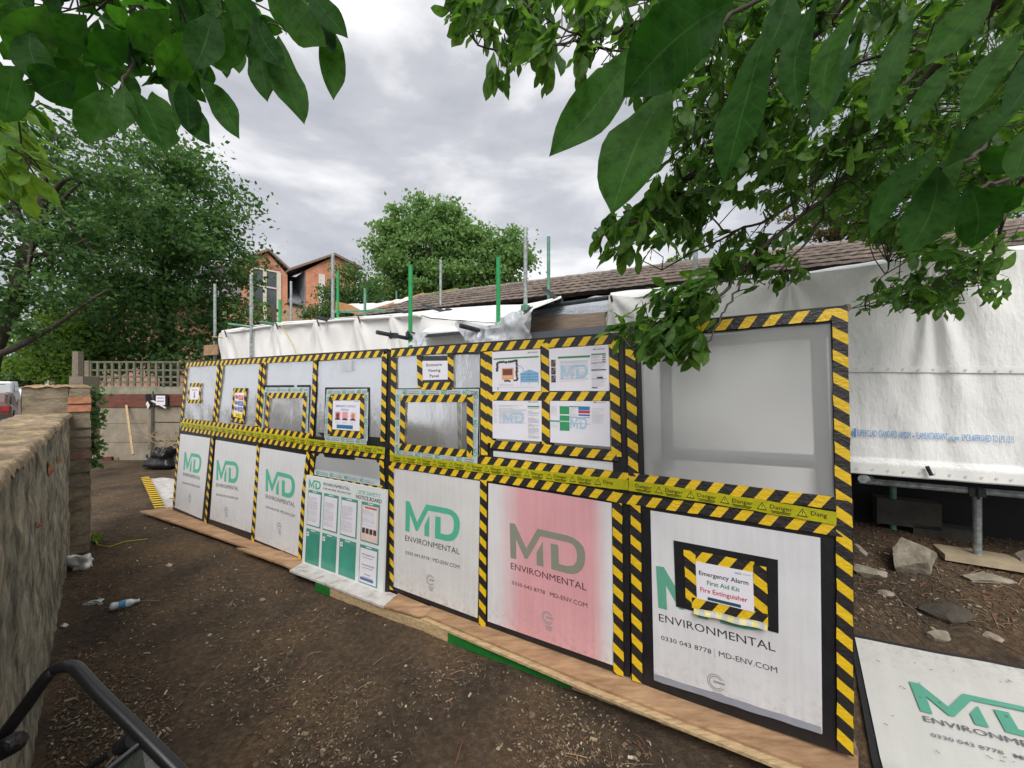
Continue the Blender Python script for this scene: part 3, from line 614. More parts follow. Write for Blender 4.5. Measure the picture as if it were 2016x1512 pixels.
# emergency contact notice
QE = ((655.5, 787), (709.5, 786), (708, 849), (654, 845))
t, pn = sheet('paper_sign', QE, .0125, 'white emergency contact notice with three portraits in a hazard tape frame', 'sign')
blu = flat((120, 136, 190)); pn.text('EMERGENCY CONTACT', .12, .76, .74, .07, blu, 0, .01); pn.text('DETAILS', .33, .64, .27, .07, blu, 0, .01); pn.rect(.78, .94, .97, .965, wm)
for cx_, bgc, sk in ((.20, (214, 150, 150), (128, 52, 52)), (.47, (226, 150, 156), (226, 150, 150)), (.76, (226, 196, 192), (198, 132, 108))):
    pn.rect(cx_ - .10, .33, cx_ + .10, .60, flat(bgc)); pn.disc(cx_, .475, .062, .095, flat(sk), .0003); pn.poly([(cx_ - .10, .33), (cx_ + .10, .33), (cx_ + .07, .375), (cx_, .40), (cx_ - .07, .375)], flat((52, 44, 60)), .0005)
for cx_ in (.2, .47, .76): lines(pn, cx_ - .08, .20, cx_ + .08, .29, 3, lt, int(cx_ * 10))
pn.rect(.17, .05, .76, .17, flat((48, 110, 150))); pn.build('print', t)
for a in (((648, 782.5), (716, 781)), ((651, 779), (648.5, 854)), ((713.5, 778), (711.5, 858)), ((647, 851.5), (716, 857.5))): hz(t, *a, off=.0155)
for a, b in (((643, 772), (723, 771)), ((645.5, 776), (641.5, 862)), ((721.5, 772), (720, 868)), ((640, 862.5), (722, 869.5))): md_tape(t, a, b, .055, .0105)
m2 = MB(); m2.prism([F(640, 762.5, .006), F(728, 762.5, .006), F(726, 874, .006), F(638, 866, .006)][::-1], MV * .004); m2.build('backing_card', blackmat, t)
# protective equipment sign
QP = ((463, 773), (481, 773), (476.5, 824), (459.5, 820)); wh = flat((225, 225, 230))
t, pn = sheet('safety_sign', QP, .014, 'tall narrow safety sign with red, blue and yellow blocks', 'sign')
for k, c_ in ((.74, (206, 62, 48)), (.50, (48, 70, 150)), (.26, (48, 70, 150))):
    pn.rect(.44, k, .98, k + .19, flat(c_)); pn.ring(.22, k + .095, .19, .085, .3, flat(c_), .0002); pn.disc(.22, k + .09, .10, .045, dk, .0003)
    for q_ in range(3): pn.rect(.52, k + .04 + q_ * .05, .9, k + .055 + q_ * .05, wh, .0004)
pn.rect(.12, .0, .98, .2, flat((236, 206, 20))); pn.rect(.3, .06, .8, .09, dk, .0003); pn.rect(.3, .12, .8, .14, dk, .0003); pn.build('print', t)
m2 = MB(); m2.prism([F(459.5, 764, .005), F(487, 764, .005), F(481, 836, .005), F(453.5, 831, .005)][::-1], MV * .004); m2.build('backing_card', blackmat, t)
for a in (((461, 768.5), (485, 769)), ((461, 770), (457, 826)), ((484, 769), (479, 829)), ((456, 826), (481, 829.5))): hz(t, *a, off=.012, w=.05)
QW = ((374.5, 762), (393, 763), (391.5, 786.5), (373.5, 786.5))
t, pn = sheet('paper_sign', QW, .010, 'small white arrow notice with red heading on the far left film window', 'sign')
pn.text('Way Out', .2, .70, .62, .13, flat((200, 90, 130)), 0, .01); pn.rect(.46, .2, .54, .58, flat((96, 84, 110))); pn.poly([(.40, .25), (.60, .25), (.5, .1)], flat((96, 84, 110))); pn.build('print', t)
for a in (((374, 758), (396, 757)), ((372.5, 762), (369.5, 790)), ((394.5, 757), (392, 790)), ((368.5, 790), (394, 790.5))): hz(t, *a, off=.014, w=.05)
# first aid sign
QF = ((1369.5, 1105), (1482, 1127), (1485, 1205.5), (1372, 1178))
t, pn = sheet('paper_sign', QF, .016, 'white sign reading Emergency Alarm First Aid Kit Fire Extinguisher on black card', 'sign')
m2 = MB(); m2.prism([F(1326, 1064, .010), F(1531.5, 1102.5, .010), F(1533, 1246.6, .010), F(1331, 1194, .010)][::-1], MV * .004); m2.build('backing_card', blackmat, t)
pn.text('Emergency Alarm', .055, .66, .87, .115, greyink, 0, .012); pn.text('First Aid Kit', .20, .435, .57, .115, flat((58, 134, 88)), 0, .012); pn.text('Fire Extinguisher', .07, .215, .83, .12, flat((196, 58, 84)), 0, .012)
pn.logo(.71, .885, .10, .05, teal); pn.rect(.83, .905, .97, .92, lt); pn.rect(.20, .03, .78, .11, flat((40, 72, 92))); pn.build('print', t)
for a in (((1362, 1094), (1485, 1118)), ((1357.5, 1084), (1362, 1192)), ((1495.5, 1114), (1498, 1212)), ((1362, 1186), (1512, 1221))): hz(t, *a, off=.0135)
def peel(u, v):
    p = (1 - u) * F(1366, 1199, .018) + u * F(1511, 1232, .022); return p + UV_ * (.010 - .026 * v) - MV * (.02 * v * v + .006 * math.sin(u * 13))
grid('peeling_tape', peel, 20, 4, hazmat('faded_tape_back', (.62, .55, .22), (.42, .42, .40), .16, .0, .5), t)

# notice board standing in front of the far bay
q = ((603, 935), (761, 965), (753.6, 1173), (594, 1112.6))
nbo = empty('notice_board', F(594, 1112, .055), 'white site safety notice board with eight green and white document pockets', 'notice board')
OFF = .055; C = [F(*p, OFF) for p in q]; mb = MB(); mb.prism([C[3], C[2], C[1], C[0]], MV * .02); mb.build('board', M('gloss_white_board', (.70, .73, .73), .25, 0, .04, 3, .05, 4), nbo)
sb = MB(); sb.prism([F(766, 960, .02), F(766, 1172, .02), C[2] + MV * .021, C[1] + MV * .021], TV * .004); sb.build('side_edge', blackmat, nbo)
pn = Pen(C[3], C[2] - C[3], C[0] - C[3], -MV, .002)
def bil(u, v):                                      # board has its own slight keystone: place print by its corners
    return C[3] * (1 - u) * (1 - v) + C[2] * u * (1 - v) + C[1] * u * v + C[0] * (1 - u) * v
pn.P = lambda x, y, o=0: bil(x, y) - MV * (.002 + o)
pn.logo(.045, .865, .165, .095, greenink); pn.text('ENVIRONMENTAL', .25, .925, .34, .033, greyink); pn.text('0330 043 8778  MD-ENV.COM', .25, .883, .35, .02, greyink); pn.text('SITE SAFETY', .69, .915, .25, .035, greenink); pn.text('NOTICE BOARD', .665, .862, .29, .038, greyink, 0, .01)
pn.build('lettering', nbo)
pocket = M('green_pocket', (.055, .27, .20), .16, 0, .25, 2.5, .1, 4); edge = M('pocket_edge', (.09, .30, .24), .4)
xs = [(.045, .235), (.265, .455), (.49, .69), (.735, .94)]
for r_, (y0, y1) in enumerate(((.455, .845), (.05, .42))):
    for c_, (x0, x1) in enumerate(xs):
        pn.mb = MB(); pn.mats = []
        pn.rect(x0, y0, x1, y1, edge, .001)
        if r_ == 0 or c_ == 3:
            pn.rect(x0 + .008, y0 + .012, x1 - .012, y1 - .03, paper if c_ < 3 or r_ else M('pink_paper', (.74, .55, .52), .35), .003)
            if r_ == 0:
                if c_ == 3:
                    pn.rect(x0 + .02, y0 + .14, x1 - .03, y1 - .06, paper, .004)
                    for k in range(4): pn.rect(x0 + .02 + k * .042, y0 + .085, x0 + .052 + k * .042, y0 + .135, flat((64, 60, 58)), .005)
                    pn.rect(x0 + .045, y1 - .06, x1 - .03, y1 - .045, flat((190, 70, 60)), .005)
                old = pn.P; pn.P = lambda x, y, o=0: old(x, y, o + .006); lines(pn, x0 + .02, y0 + (.16 if c_ == 3 else .05), x1 - .04, y1 - .07, 22 if c_ == 3 else 28, lt, 30 + c_); pn.P = old
            else:
                for k, (st, yv) in enumerate((('Site Supervisor', .33), ('Contracts Manager', .23), ('Director', .14))): pn.text(st, (x0 + x1) / 2 - (.07 if k < 2 else .035), yv, .14 if k < 2 else .07, .014, dk, .006, .01); pn.rect(x0 + .04, yv - .025, x1 - .05, yv - .019, lt, .006)
                pn.rect(x0 + .02, .085, x1 - .04, .11, flat((80, 110, 160)), .006)
        else:
            pn.rect(x0 + .006, y0 + .01, x1 - .006, y1 - .04, pocket, .003); pn.rect(x0 + .012, y1 - .08, x0 + .045, y1 - .035, paper, .005); pn.disc(x0 + .028, y1 - .055, .008, .008, dk, .006)
        pn.rect((x0 + x1) / 2 - .03, y1 - .018, (x0 + x1) / 2 + .03, y1 - .008, flat((210, 230, 224)), .003)
        pn.build('document_pocket', nbo)
# ------------------------------------------------------------------ ground, pavement, road
def axis(lo, hi, dlo, dhi, fine, coarse):
    a = list(np.arange(dlo, dhi, fine)); s = fine; x = dhi
    while x < hi: a.append(x); s = min(coarse, s * 1.25); x += s
    a.append(hi); x = dlo; s = fine; b = []
    while x > lo: s = min(coarse, s * 1.25); x -= s; b.append(max(x, lo))
    return sorted(set(b + a))
xs_ = axis(-260, 260, -5.2, 3.2, .035, 12); ys_ = axis(-30, 320, .55, 6.5, .035, 12)
gv = [(x, y, gz(x, y)) for y in ys_ for x in xs_]; nx = len(xs_)
gf = [(j * nx + i, j * nx + i + 1, (j + 1) * nx + i + 1, (j + 1) * nx + i) for j in range(len(ys_) - 1) for i in range(nx - 1)]
tag(mesh('ground', gv, gf, soil, smooth=True), kind='structure')
def ab(a, b, z=0): p = WD * a + WM * b; return V3(p[0], p[1], z)
def flatstrip(name, b0, b1, mat, dz, a0=-20, a1=200):
    v = []; As = np.linspace(a0, a1, 60); Bs = np.linspace(b0, b1, 6)
    for a in As:
        for b in Bs: p = ab(a, b); v.append((p[0], p[1], gz(p[0], p[1], False) + dz))
    f = [(i * 6 + j, (i + 1) * 6 + j, (i + 1) * 6 + j + 1, i * 6 + j + 1) for i in range(59) for j in range(5)]
    return tag(mesh(name, v, f, mat), kind='structure')
flatstrip('pavement', -2.6, -.7, pave, .11)
flatstrip('road', -10.5, -2.6, asphalt, .02)
k = flatstrip('kerb', -2.72, -2.6, pave, .115)
mb = MB()
for i in range(40): p0 = ab(i * 4, -2.72); p1 = ab(i * 4 + 4, -2.72); z0, z1 = gz(p0[0], p0[1], False), gz(p1[0], p1[1], False); mb.quad(p0 + [0, 0, z0], p1 + [0, 0, z1], p1 + [0, 0, z1 + .114], p0 + [0, 0, z0 + .114])
# ------------------------------------------------------------------ garden wall on the street side
WB0, WB1, WA, WTOP = -.59, -.2475, 6.41, 1.553
def wn(p, s, k=0): return mn.noise(Vector((p[0] * s, p[1] * s, p[2] * s + k)))
def mroof(a):  # ragged arris
    return WTOP + .012 * mn.noise(Vector((a * 5, 0, 0)))
wall_e = empty('garden_wall', ab(2.5, -.35, 0), 'low weathered rendered garden wall with lichen-covered brick coping along the street', 'wall')
def inner(u, v):
    a = -1.2 + (WA + 1.2) * u; z = -.05 + (mroof(a) - .012 + .05) * v; p = ab(a, WB1, z)
    d = .016 * wn(p, 3) + .012 * wn(p, 9, 4) + .007 * wn(p * V3(1, 1, .35), 26, 9); d -= .02 * max(0, wn(p, 5, 20) - .25)
    return p + WM * (d - .01 * (v > .985))
grid('render_face', inner, 620, 110, wallm, wall_e)
def outer(u, v): a = -1.2 + (WA + 1.2) * (1 - u); return ab(a, WB0, -.3 + (WTOP + .28) * v)
grid('street_face', outer, 30, 8, wallm, wall_e)
def top(u, v):
    a = -1.2 + (WA + 1.2) * u; b = WB1 + .018 + (WB0 - WB1 - .03) * v; ph = a / .078; fr_ = ph - math.floor(ph); bid = math.floor(ph)
    h = .012 * (1 - abs(2 * fr_ - 1) ** 5) + .012 * mn.noise(Vector((bid * 3.7, 2, b * 1.5)))
    p = ab(a, b); q = Vector((a * 9, b * 5, 1)); h += .014 * mn.noise(q) + .008 * mn.noise(q * 4)
    e_ = min(v, 1 - v); h -= .035 * max(0, 1 - e_ / .05) ** 2; 
    return ab(a + .01 * mn.noise(Vector((b * 6, a * 2, 4))), b + .012 * mn.noise(Vector((bid * 1.3, 5, 0))) * (1 if v < .5 else -1), WTOP - .008 + h)
grid('brick_coping', top, 640, 40, copem, wall_e)
# broken render showing brick
for (px, py, r_) in ((95, 925, .05), (112, 905, .03), (70, 1035, .02)):
    p = F(0, 0); r0 = ray(px, py); Z_ = WB1 / r0.dot(WM); p = E0 + r0 * Z_
    mb = MB(); n_ = 14
    ring_ = [p + WM * .004 + (WD * math.cos(6.283 * i / n_) * 1.5 + V3(0, 0, 1) * math.sin(6.283 * i / n_)) * r_ * (.7 + .5 * random.random()) for i in range(n_)]
    mb.add([p + WM * .028] + ring_, [(0, i + 1, (i + 1) % n_ + 1) for i in range(n_)]); mb.build('exposed_brick', M('exposed_brick', (.34, .13, .06), .9, 0, .5, 18, .8, 30), wall_e)
# end pier of the wall
pier = empty('wall_pier', ab(WA + .2, -.3, 0), 'square mossy brick pier at the far end of the low garden wall', 'pier')
def ubox(name, a0, a1, b0, b1, z0, z1, mat, par, amp=.008, n=26):
    C8 = lambda a, b, z: ab(a, b, z); mb = MB()
    faces = [((a0, b1), (a0, b0)), ((a1, b1), (a0, b1)), ((a1, b0), (a1, b1)), ((a0, b0), (a1, b0))]
    for (s0, s1) in faces:
        base = len(mb.v); V_ = []; U_ = []
        for j in range(n + 1):
            for i in range(n + 1):
                t_ = i / n; a = s0[0] + (s1[0] - s0[0]) * t_; b = s0[1] + (s1[1] - s0[1]) * t_; z = z0 + (z1 - z0) * j / n; p = ab(a, b, z)
                q = Vector((p[0] * 7, p[1] * 7, p[2] * 7)); o_ = amp * mn.noise(q); edge_ = min(i, n - i); p = p + (V3(*ab(1, 0)) * 0 + ab(o_ * (1 if s0[0] == s1[0] == a1 else -1 if s0[0] == s1[0] else 0), o_ * (1 if s0[1] == s1[1] == b1 else -1 if s0[1] == s1[1] else 0)))
                V_.append(p); U_.append((math.hypot(a, b), z))
        mb.add(V_, [(j * (n + 1) + i, j * (n + 1) + i + 1, (j + 1) * (n + 1) + i + 1, (j + 1) * (n + 1) + i) for j in range(n) for i in range(n)], 0, U_)
    mb.add([ab(a0, b0, z1), ab(a1, b0, z1), ab(a1, b1, z1), ab(a0, b1, z1)], [(0, 1, 2, 3)])
    return mb.build(name, mat, par)
oldbrick = multi('old_stock_brick', [(.3, (.14, .12, .085)), (.5, (.30, .255, .18)), (.7, (.43, .36, .25))], 7, 7, .95, .8, 30, .02, (1, 1, 2.2), [(.3, (.75, .75, .75)), (.7, (1.1, 1.05, 1))], 2)
ubox('pier_block', WA, WA + .48, -.57, -.255, -.05, 1.835, oldbrick, pier)
ubox('brick_column', WA - .01, WA + .48, -.252, -.094, -.05, 1.82, oldbrick, pier, .012, 40)
for k, (z_, c_) in enumerate(((1.69, (.46, .20, .11)), (1.60, (.46, .19, .11)), (1.42, (.20, .17, .12)), (1.32, (.21, .17, .125)), (1.2, (.19, .16, .115)), (1.08, (.25, .14, .11)), (.93, (.18, .155, .11)), (.77, (.19, .16, .12)))):
    mb = MB(); mb.box(ab(WA + .10, -.172, z_), .255, .170, .068, (WD, WM, V3(0, 0, 1))); mb.build('face_brick', M('face_brick_%d' % k, c_, .92, 0, .35, 14, .8, 26), pier)
def capt(u, v):
    a = WA - .02 + .52 * u; b = -.59 + .51 * v; return ab(a, b, 1.835 + .016 * mn.noise(Vector((a * 16, b * 16, 0))) + .02 * (1 - (2 * u - 1) ** 6) * (1 - (2 * v - 1) ** 6))
grid('mortar_cap', capt, 26, 26, multi('orange_moss', [(.3, (.14, .09, .05)), (.5, (.34, .22, .12)), (.75, (.5, .42, .3))], 22, 6, .95, .8, 50, .01), pier)
# ------------------------------------------------------------------ boundary fence at the back
ZF = 9.5
fence = empty('boundary_fence', Zp(240, 905, ZF), 'concrete panel boundary fence with red brown board band behind the soil yard', 'fence')
def frect(mb, x0, y0, x1, y1, th, dz=0, m=0):
    a, b, c, d = Zp(x0, y1, ZF + dz), Zp(x1, y1, ZF + dz), Zp(x1, y0, ZF + dz), Zp(x0, y0, ZF + dz); mb.prism([a, b, c, d], V3(0, th, 0), m)
for (y0, y1) in ((799.5, 833.5), (834.3, 870.5), (871.3, 912)):
    mb = MB(); frect(mb, 120, y0, 292, y1, .05); mb.build('concrete_panel', concrete, fence)
    mb = MB(); frect(mb, 300, y0 - 1.5, 460, y1 - 3, .05, .03); mb.build('concrete_panel', concrete, fence)
mb = MB(); frect(mb, 292.5, 770, 299.5, 905, .12, -.04); mb.build('concrete_post', concrete_g, fence)
mb = MB(); frect(mb, 120, 776, 292, 802, .04, -.02); mb.build('gravel_board', redboard, fence)
mb = MB(); frect(mb, 300, 776, 460, 799, .04, -.02); mb.build('gravel_board', redboard, fence)
mb = MB(); frect(mb, 120, 761, 460, 776.5, .06, .01); mb.build('capping_panel', concrete_g, fence)
trm = multi('mossy_lattice_wood', [(.3, (.09, .09, .06)), (.7, (.20, .195, .14))], 8, 6, .9, .4, 60, .004)
tr = empty('trellis_panel', Zp(260, 760, ZF), 'weathered grey lattice trellis standing on top of the concrete fence', 'trellis')
mb = MB()
for y in (711, 727, 740, 751): frect(mb, 168, y, 360, y + 3.6, .025)
mb.build('rail', trm, tr)
mb = MB()
for i in range(13): frect(mb, 175 + i * 14.4, 712, 179.5 + i * 14.4, 760, .03, -.01)
mb.build('upright_slats', trm, tr)
mb = MB(); frect(mb, 166, 710, 174.5, 762, .09, -.03); mb.build('end_post', oldwood, tr)
p_ = empty('timber_post', Zp(148, 752, 7.5), 'square weathered timber post with a wide foot standing behind the brick pier', 'post'); mb = MB(); mb.prism([Zp(141, 760, 7.5), Zp(153.5, 760, 7.5), Zp(153.5, 691.5, 7.5), Zp(142.5, 691.5, 7.5)], V3(0, .1, 0)); mb.build('shaft', oldwood, p_)
mb = MB(); mb.prism([Zp(134, 900, 7.4), Zp(164, 900, 7.4), Zp(163, 741, 7.4), Zp(136, 741, 7.4)], V3(0, .3, 0)); mb.build('foot', oldwood, p_)
# sign on the fence, prop and taped post
sg = empty('fence_sign', Zp(314, 798, ZF - .1), 'white notice in black frame fixed to the red brown fence board', 'sign'); mb = MB(); frect(mb, 302, 776, 330, 799.5, .02, -.08); mb.build('frame', blackpl, sg)
mb = MB(); frect(mb, 307, 779, 325, 797.5, .004, -.09); mb.build('paper', paper, sg); mb = MB(); frect(mb, 309, 783, 322, 784, .002, -.095); frect(mb, 309, 789, 322, 790.3, .002, -.095); mb.build('print', flat((120, 50, 60)), sg)
mb = MB(); mb.tube([Zp(249, 798, ZF - .06), Zp(262, 895, ZF - .55)], .028, 4); tag(mb.build('timber_prop', timber), 'thin pale timber batten leaning against the concrete fence', 'batten')
po = empty('taped_post', Zp(295, 885, 8.5), 'slim grey post with black top and trailing white tape near the fence sign', 'post'); mb = MB(); mb.tube([Zp(296, 900, 8.5), Zp(295, 800, 8.5)], .035, 8); mb.build('shaft', concrete, po)
mb = MB(); mb.tube([Zp(295, 802, 8.5), Zp(292, 776, 8.5)], .055, 8); mb.build('black_cap', blackpl, po)
mb = MB(); mb.add([Zp(287, 795, 8.45), Zp(290, 789, 8.45), Zp(295, 798, 8.43), Zp(291, 806, 8.45)], [(0, 1, 2, 3)]); mb.add([Zp(296, 789, 8.40), Zp(302, 788, 8.40), Zp(327, 802, 8.40), Zp(326, 804.5, 8.40)], [(0, 1, 2, 3)]); mb.build('white_tape', whitep, po)
# plank, red brick, black sack
def gbox(name, pa, pb, wd, hh, mat, label, cat, z0=None, group=None):
    a, b = Gz(*pa), Gz(*pb); t = b - a; Ln = np.linalg.norm(t[:2]); t = V3(t[0], t[1], 0) / Ln; n = V3(-t[1], t[0], 0); zz = (a[2] + b[2]) / 2 if z0 is None else z0
    mb = MB(); mb.box((a + b) / 2 * V3(1, 1, 0) + V3(0, 0, zz + hh / 2) + n * wd / 2, Ln, wd, hh, (t, n, V3(0, 0, 1))); return tag(mb.build(name, mat), label, cat, group)
gbox('plank', (232, 906), (293, 897), .12, .07, oldwood, 'dark plank lying on the soil at the foot of the fence', 'plank')
gbox('loose_brick', (203, 908), (219, 907), .12, .09, M('red_engineering_brick', (.12, .03, .03), .8, 0, .3, 20, .4), 'single dark red brick on the soil below the fence', 'brick')
def rock(name, c, r, mat, label, cat, seed=0, amp=.28, flatb=.5, parent=None, group=None, sub=3, freq=1.3, jag=.5):
    import bmesh
    bm = bmesh.new(); bmesh.ops.create_icosphere(bm, subdivisions=sub, radius=1); rr = random.Random(seed); pl = [(Vector((rr.gauss(0, 1), rr.gauss(0, 1), rr.gauss(0, .8))).normalized(), rr.uniform(.5, .8)) for _ in range(int(9 * jag + 1))]
    V_ = []
    for v in bm.verts:
        p = v.co.copy()
        for nrm, dd in pl:
            s_ = p.dot(nrm)
            if s_ > dd: p -= nrm * (s_ - dd)
        p *= 1 + amp * mn.noise(p * freq + Vector((seed * 7.1, 0, 0))) + amp * .25 * mn.noise(p * 5 + Vector((seed, 3, 0)))
        V_.append(V3(*c) + V3(p.x * r[0], p.y * r[1], max(p.z, -flatb) * r[2] + r[2] * flatb))
    F_ = [[v.index for v in f.verts] for f in bm.faces]; bm.free()
    o = mesh(name, V_, F_, mat, parent=parent, smooth=name != 'rock')
    return tag(o, label, cat, group) if label else o
bag = rock('black_sack', Zp(333, 889, 8.7) * V3(1, 1, 0) + V3(0, 0, .05), (.52, .38, .34), blackpl, 'crumpled black plastic sack with dry twigs at the far end of the hoarding', 'sack', 5, .5, .5, None, None, 4, 2.2)
twm = M('dry_twig', (.34, .24, .13), .9, 0, .3, 20, .3)
mb = MB()
for i in range(26):
    p = Zp(random.uniform(293, 350), random.uniform(850, 885), 8.3); d = V3(random.gauss(0, .13), random.gauss(0, .05), random.gauss(0, .09)); mb.tube([p, p + d + V3(0, 0, .06), p + d * 2.0], .006, 4)
tag(mb.build('twig_heap', twm), 'heap of dry twigs lying over the black plastic sack', 'twigs', None, 'stuff')
# ------------------------------------------------------------------ boards and timbers along the hoarding foot
def gpoly(name, pts, z, th, mat, label, cat, group=None, uvm=False):
    P = [G(x, y, z + float(np.interp(x, [340, 1680], [.022, .052]))) for x, y in pts]; mb = MB()
    if np.cross(P[1] - P[0], P[2] - P[1])[2] < 0: P = P[::-1]
    mb.prism(P, V3(0, 0, -th)); return tag(mb.build(name, mat), label, cat, group)
gpoly('base_board', [(275, 1006), (342, 998), (500, 1055), (600, 1095), (560, 1101), (470, 1072), (372, 1038)], .048, .02, ply, 'thin brown plywood strip under the far bay, furthest from the camera', 'board', 'boards under the hoarding')
gpoly('base_board', [(466, 1078), (560, 1085), (640, 1115), (610, 1135), (560, 1112)], .056, .018, ply, 'reddish plywood offcut overlapping the strip beside the notice board', 'board', 'boards under the hoarding')
gpoly('step_board', [(570, 1122.5), (600, 1105), (700, 1140), (785, 1172), (756, 1194), (640, 1149)], .068, .018, dirtyply, 'scuffed white painted board lying in front of the notice board', 'board', 'boards under the hoarding')
gpoly('base_board', [(756, 1193), (784, 1168), (852, 1196), (836, 1212), (822, 1212)], .072, .014, ply, 'small rounded plywood piece between the white step board and long plywood sheet', 'board', 'boards under the hoarding')
gpoly('base_board', [(836, 1210), (848, 1190), (1245, 1325), (1690, 1480), (1690, 1560), (1600, 1512), (1180, 1353)], .07, .016, ply, 'long plywood sheet under the middle and near bays', 'board', 'boards under the hoarding')
gpoly('base_board', [(828, 1218), (860, 1200), (1245, 1340), (1690, 1500), (1640, 1560), (1540, 1512), (1150, 1356)], .053, .016, timber, 'lower pale timber board sticking out beneath the long plywood sheet', 'board', 'boards under the hoarding')
bm_ = empty('timber_beam', G(1000, 1310, 0), 'long squared timber beam with green painted patches lying along the soil edge', 'beam')
a, b = G(621, 1163, 0.0), G(1640, 1556, 0.0); t_ = b - a; Ln = np.linalg.norm(t_); t_ /= Ln; n_ = V3(-t_[1], t_[0], 0)
mb = MB(); nseg = 60
for i in range(nseg + 1):
    p = a + t_ * Ln * i / nseg + n_ * .004 * mn.noise(Vector((i * .6, 0, 0)))
    for (o_, z_) in ((0, .0), (0, .064 + .03 * i / nseg), (.13, .066 + .03 * i / nseg), (.13, .0)): mb.v.append(tuple(p + n_ * o_ + V3(0, 0, z_))); mb.uv.append((0, 0))
for i in range(nseg):
    for k in range(4): mb.f.append((i * 4 + k, i * 4 + (k + 1) % 4, i * 4 + 4 + (k + 1) % 4, i * 4 + 4 + k)[::-1]); mb.m.append(0)
mb.f += [(0, 1, 2, 3), tuple(nseg * 4 + k for k in (3, 2, 1, 0))]; mb.m += [0, 0]
mb.build('beam', timber, bm_)
grnp = M('green_paint', (.01, .155, .022), .5, 0, .2, 20, .2)
for x0, x1 in ((621, 650), (882, 1127)):
    g0 = G(x0, 1163 + (x0 - 621) * .3857, 0); g1 = G(x1, 1163 + (x1 - 621) * .3857, 0); s0 = (g0 - a).dot(t_); s1 = (g1 - a).dot(t_)
    P0, P1 = a + t_ * s0 - n_ * .003, a + t_ * s1 - n_ * .003; mb = MB()
    mb.add([P0, P1, P1 + V3(0, 0, .067 + .03 * s1 / Ln), P0 + V3(0, 0, .067 + .03 * s0 / Ln), P1 + V3(0, 0, .069 + .03 * s1 / Ln) + n_ * .02, P0 + V3(0, 0, .069 + .03 * s0 / Ln) + n_ * .015], [(0, 1, 2, 3), (3, 2, 4, 5)]); mb.build('paint_patch', grnp, bm_)
# ------------------------------------------------------------------ sheets lying on the ground
def gsheet(name, C, zoff, mat, par, n=30, amp=.01, inset=0):
    def fn(u, v):
        p = (1 - v) * ((1 - u) * C[0] + u * C[1]) + v * ((1 - u) * C[3] + u * C[2]); z = gz(p[0], p[1], False) + zoff + amp * (mn.noise(Vector((p[0] * 3, p[1] * 3, 0))) + .4 * mn.noise(Vector((p[0] * 9, p[1] * 9, 0))))
        return V3(p[0], p[1], z)
    return grid(name, fn, n, n, mat, par)
def Gs(x, y, dz=0):
    z = 0
    for _ in range(40):
        p = G(x, y, z + dz); z = .5 * z + .5 * gz(p[0], p[1], False)
    return G(x, y, z + dz)
def onmat(p, o): return V3(p[0], p[1], gz(p[0], p[1], False) + .040 + o + .006 * (mn.noise(Vector((p[0] * 3, p[1] * 3, 0))) + .4 * mn.noise(Vector((p[0] * 9, p[1] * 9, 0)))))
mt = empty('ground_mat', Gz(1850, 1400), 'white printed protective mat with black border on the ground right of the near bay', 'mat')
c0, c1_, c3 = Gz(1672, 1254), Gz(2016, 1321), Gz(1718, 1512)
ex_ = (c1_ - c0) * 2.6; ey_ = c3 - c0; C = [c0, c0 + ex_, c0 + ex_ + ey_ * 1.7, c0 + ey_ * 1.7]
gsheet('border', C, .022, blackmat, mt, 40, .006)
ux, uy = ex_ / np.linalg.norm(ex_), ey_ / np.linalg.norm(ey_)
b0 = Gz(1683, 1264); b3 = Gz(1735, 1512); ux2 = (c1_ - c0) / np.linalg.norm(c1_ - c0); ey2 = (b3 - b0) * 1.6; B_ = [b0, b0 + ux2 * 2.2, b0 + ux2 * 2.2 + ey2, b0 + ey2]
matm = boardmat('dirty_white_mat', (.56, .56, .53)); wp = gsheet('white_panel', B_, .032, matm, mt, 40, .006)
q0, q1, q2 = (Gs(*p_q, .045) for p_q in ((1820.6, 1418), (2016, 1467), (1789.5, 1339.5))); pen = Pen(q0, (q1 - q0) * 13 / 8.3, (q2 - q0), V3(0, 0, 1), .004)
pen.P = lambda x, y, o=0: onmat(pen.O + pen.ex * x + pen.ey * y, o)
g_ = flat((80, 150, 128)); dd = flat((88, 88, 96)); pen.logo(0, .235, 1, .765, g_); pen.text('ENVIRONMENTAL', 0, 0, 1, .135, dd); pen.text('0330 043 8778', .01, -.325, .46, .085, dd); pen.text('MD-ENV.COM', .535, -.325, .465, .09, dd, 0, .004); pen.build('lettering', wp)
mb = MB()
for i in range(22):
    p = Gs(random.uniform(1700, 2010), random.uniform(1300, 1500), .045); d = V3(random.gauss(0, 1), random.gauss(0, 1), 0); d /= np.linalg.norm(d); l_ = random.uniform(.003, .011); mb.tube([p - d * l_, p + d * l_ + V3(0, 0, .002)], .0014, 4)
tag(mb.build('mat_debris', M('leaf_litter_bits', (.14, .09, .05), .9)), 'scattered brown twig and leaf bits on the white mat', 'debris', None, 'stuff')
m2 = empty('walk_sheet', G(310, 975, .0), 'crumpled white ground sheet with hazard striped edge beyond the far bay', 'sheet')
C2 = [G(279, 944, .02), G(350, 941, .02), G(352, 1000, .02), G(306, 1004, .02)]
gsheet('sheet', C2, .02, M('crumpled_white', (.50, .48, .46), .6, 0, .15, 8, .5, 12), m2, 30, .05)
ea, eb, ec = G(277, 943.5, .03), G(290, 972, .03), G(304, 1005, .03); v = []; uv = []
for i in range(21):
    s = i / 20; p = (1 - s) ** 2 * ea + 2 * s * (1 - s) * eb + s * s * ec
    v += [p + V3(0, 0, .03), p + V3(.13, .03, .05)]; uv += [(s * 1.4, -.03), (s * 1.4, .03)]
mesh('hazard_edge', v, [(2 * i, 2 * i + 1, 2 * i + 3, 2 * i + 2) for i in range(20)], haz_s, None, uv, m2)
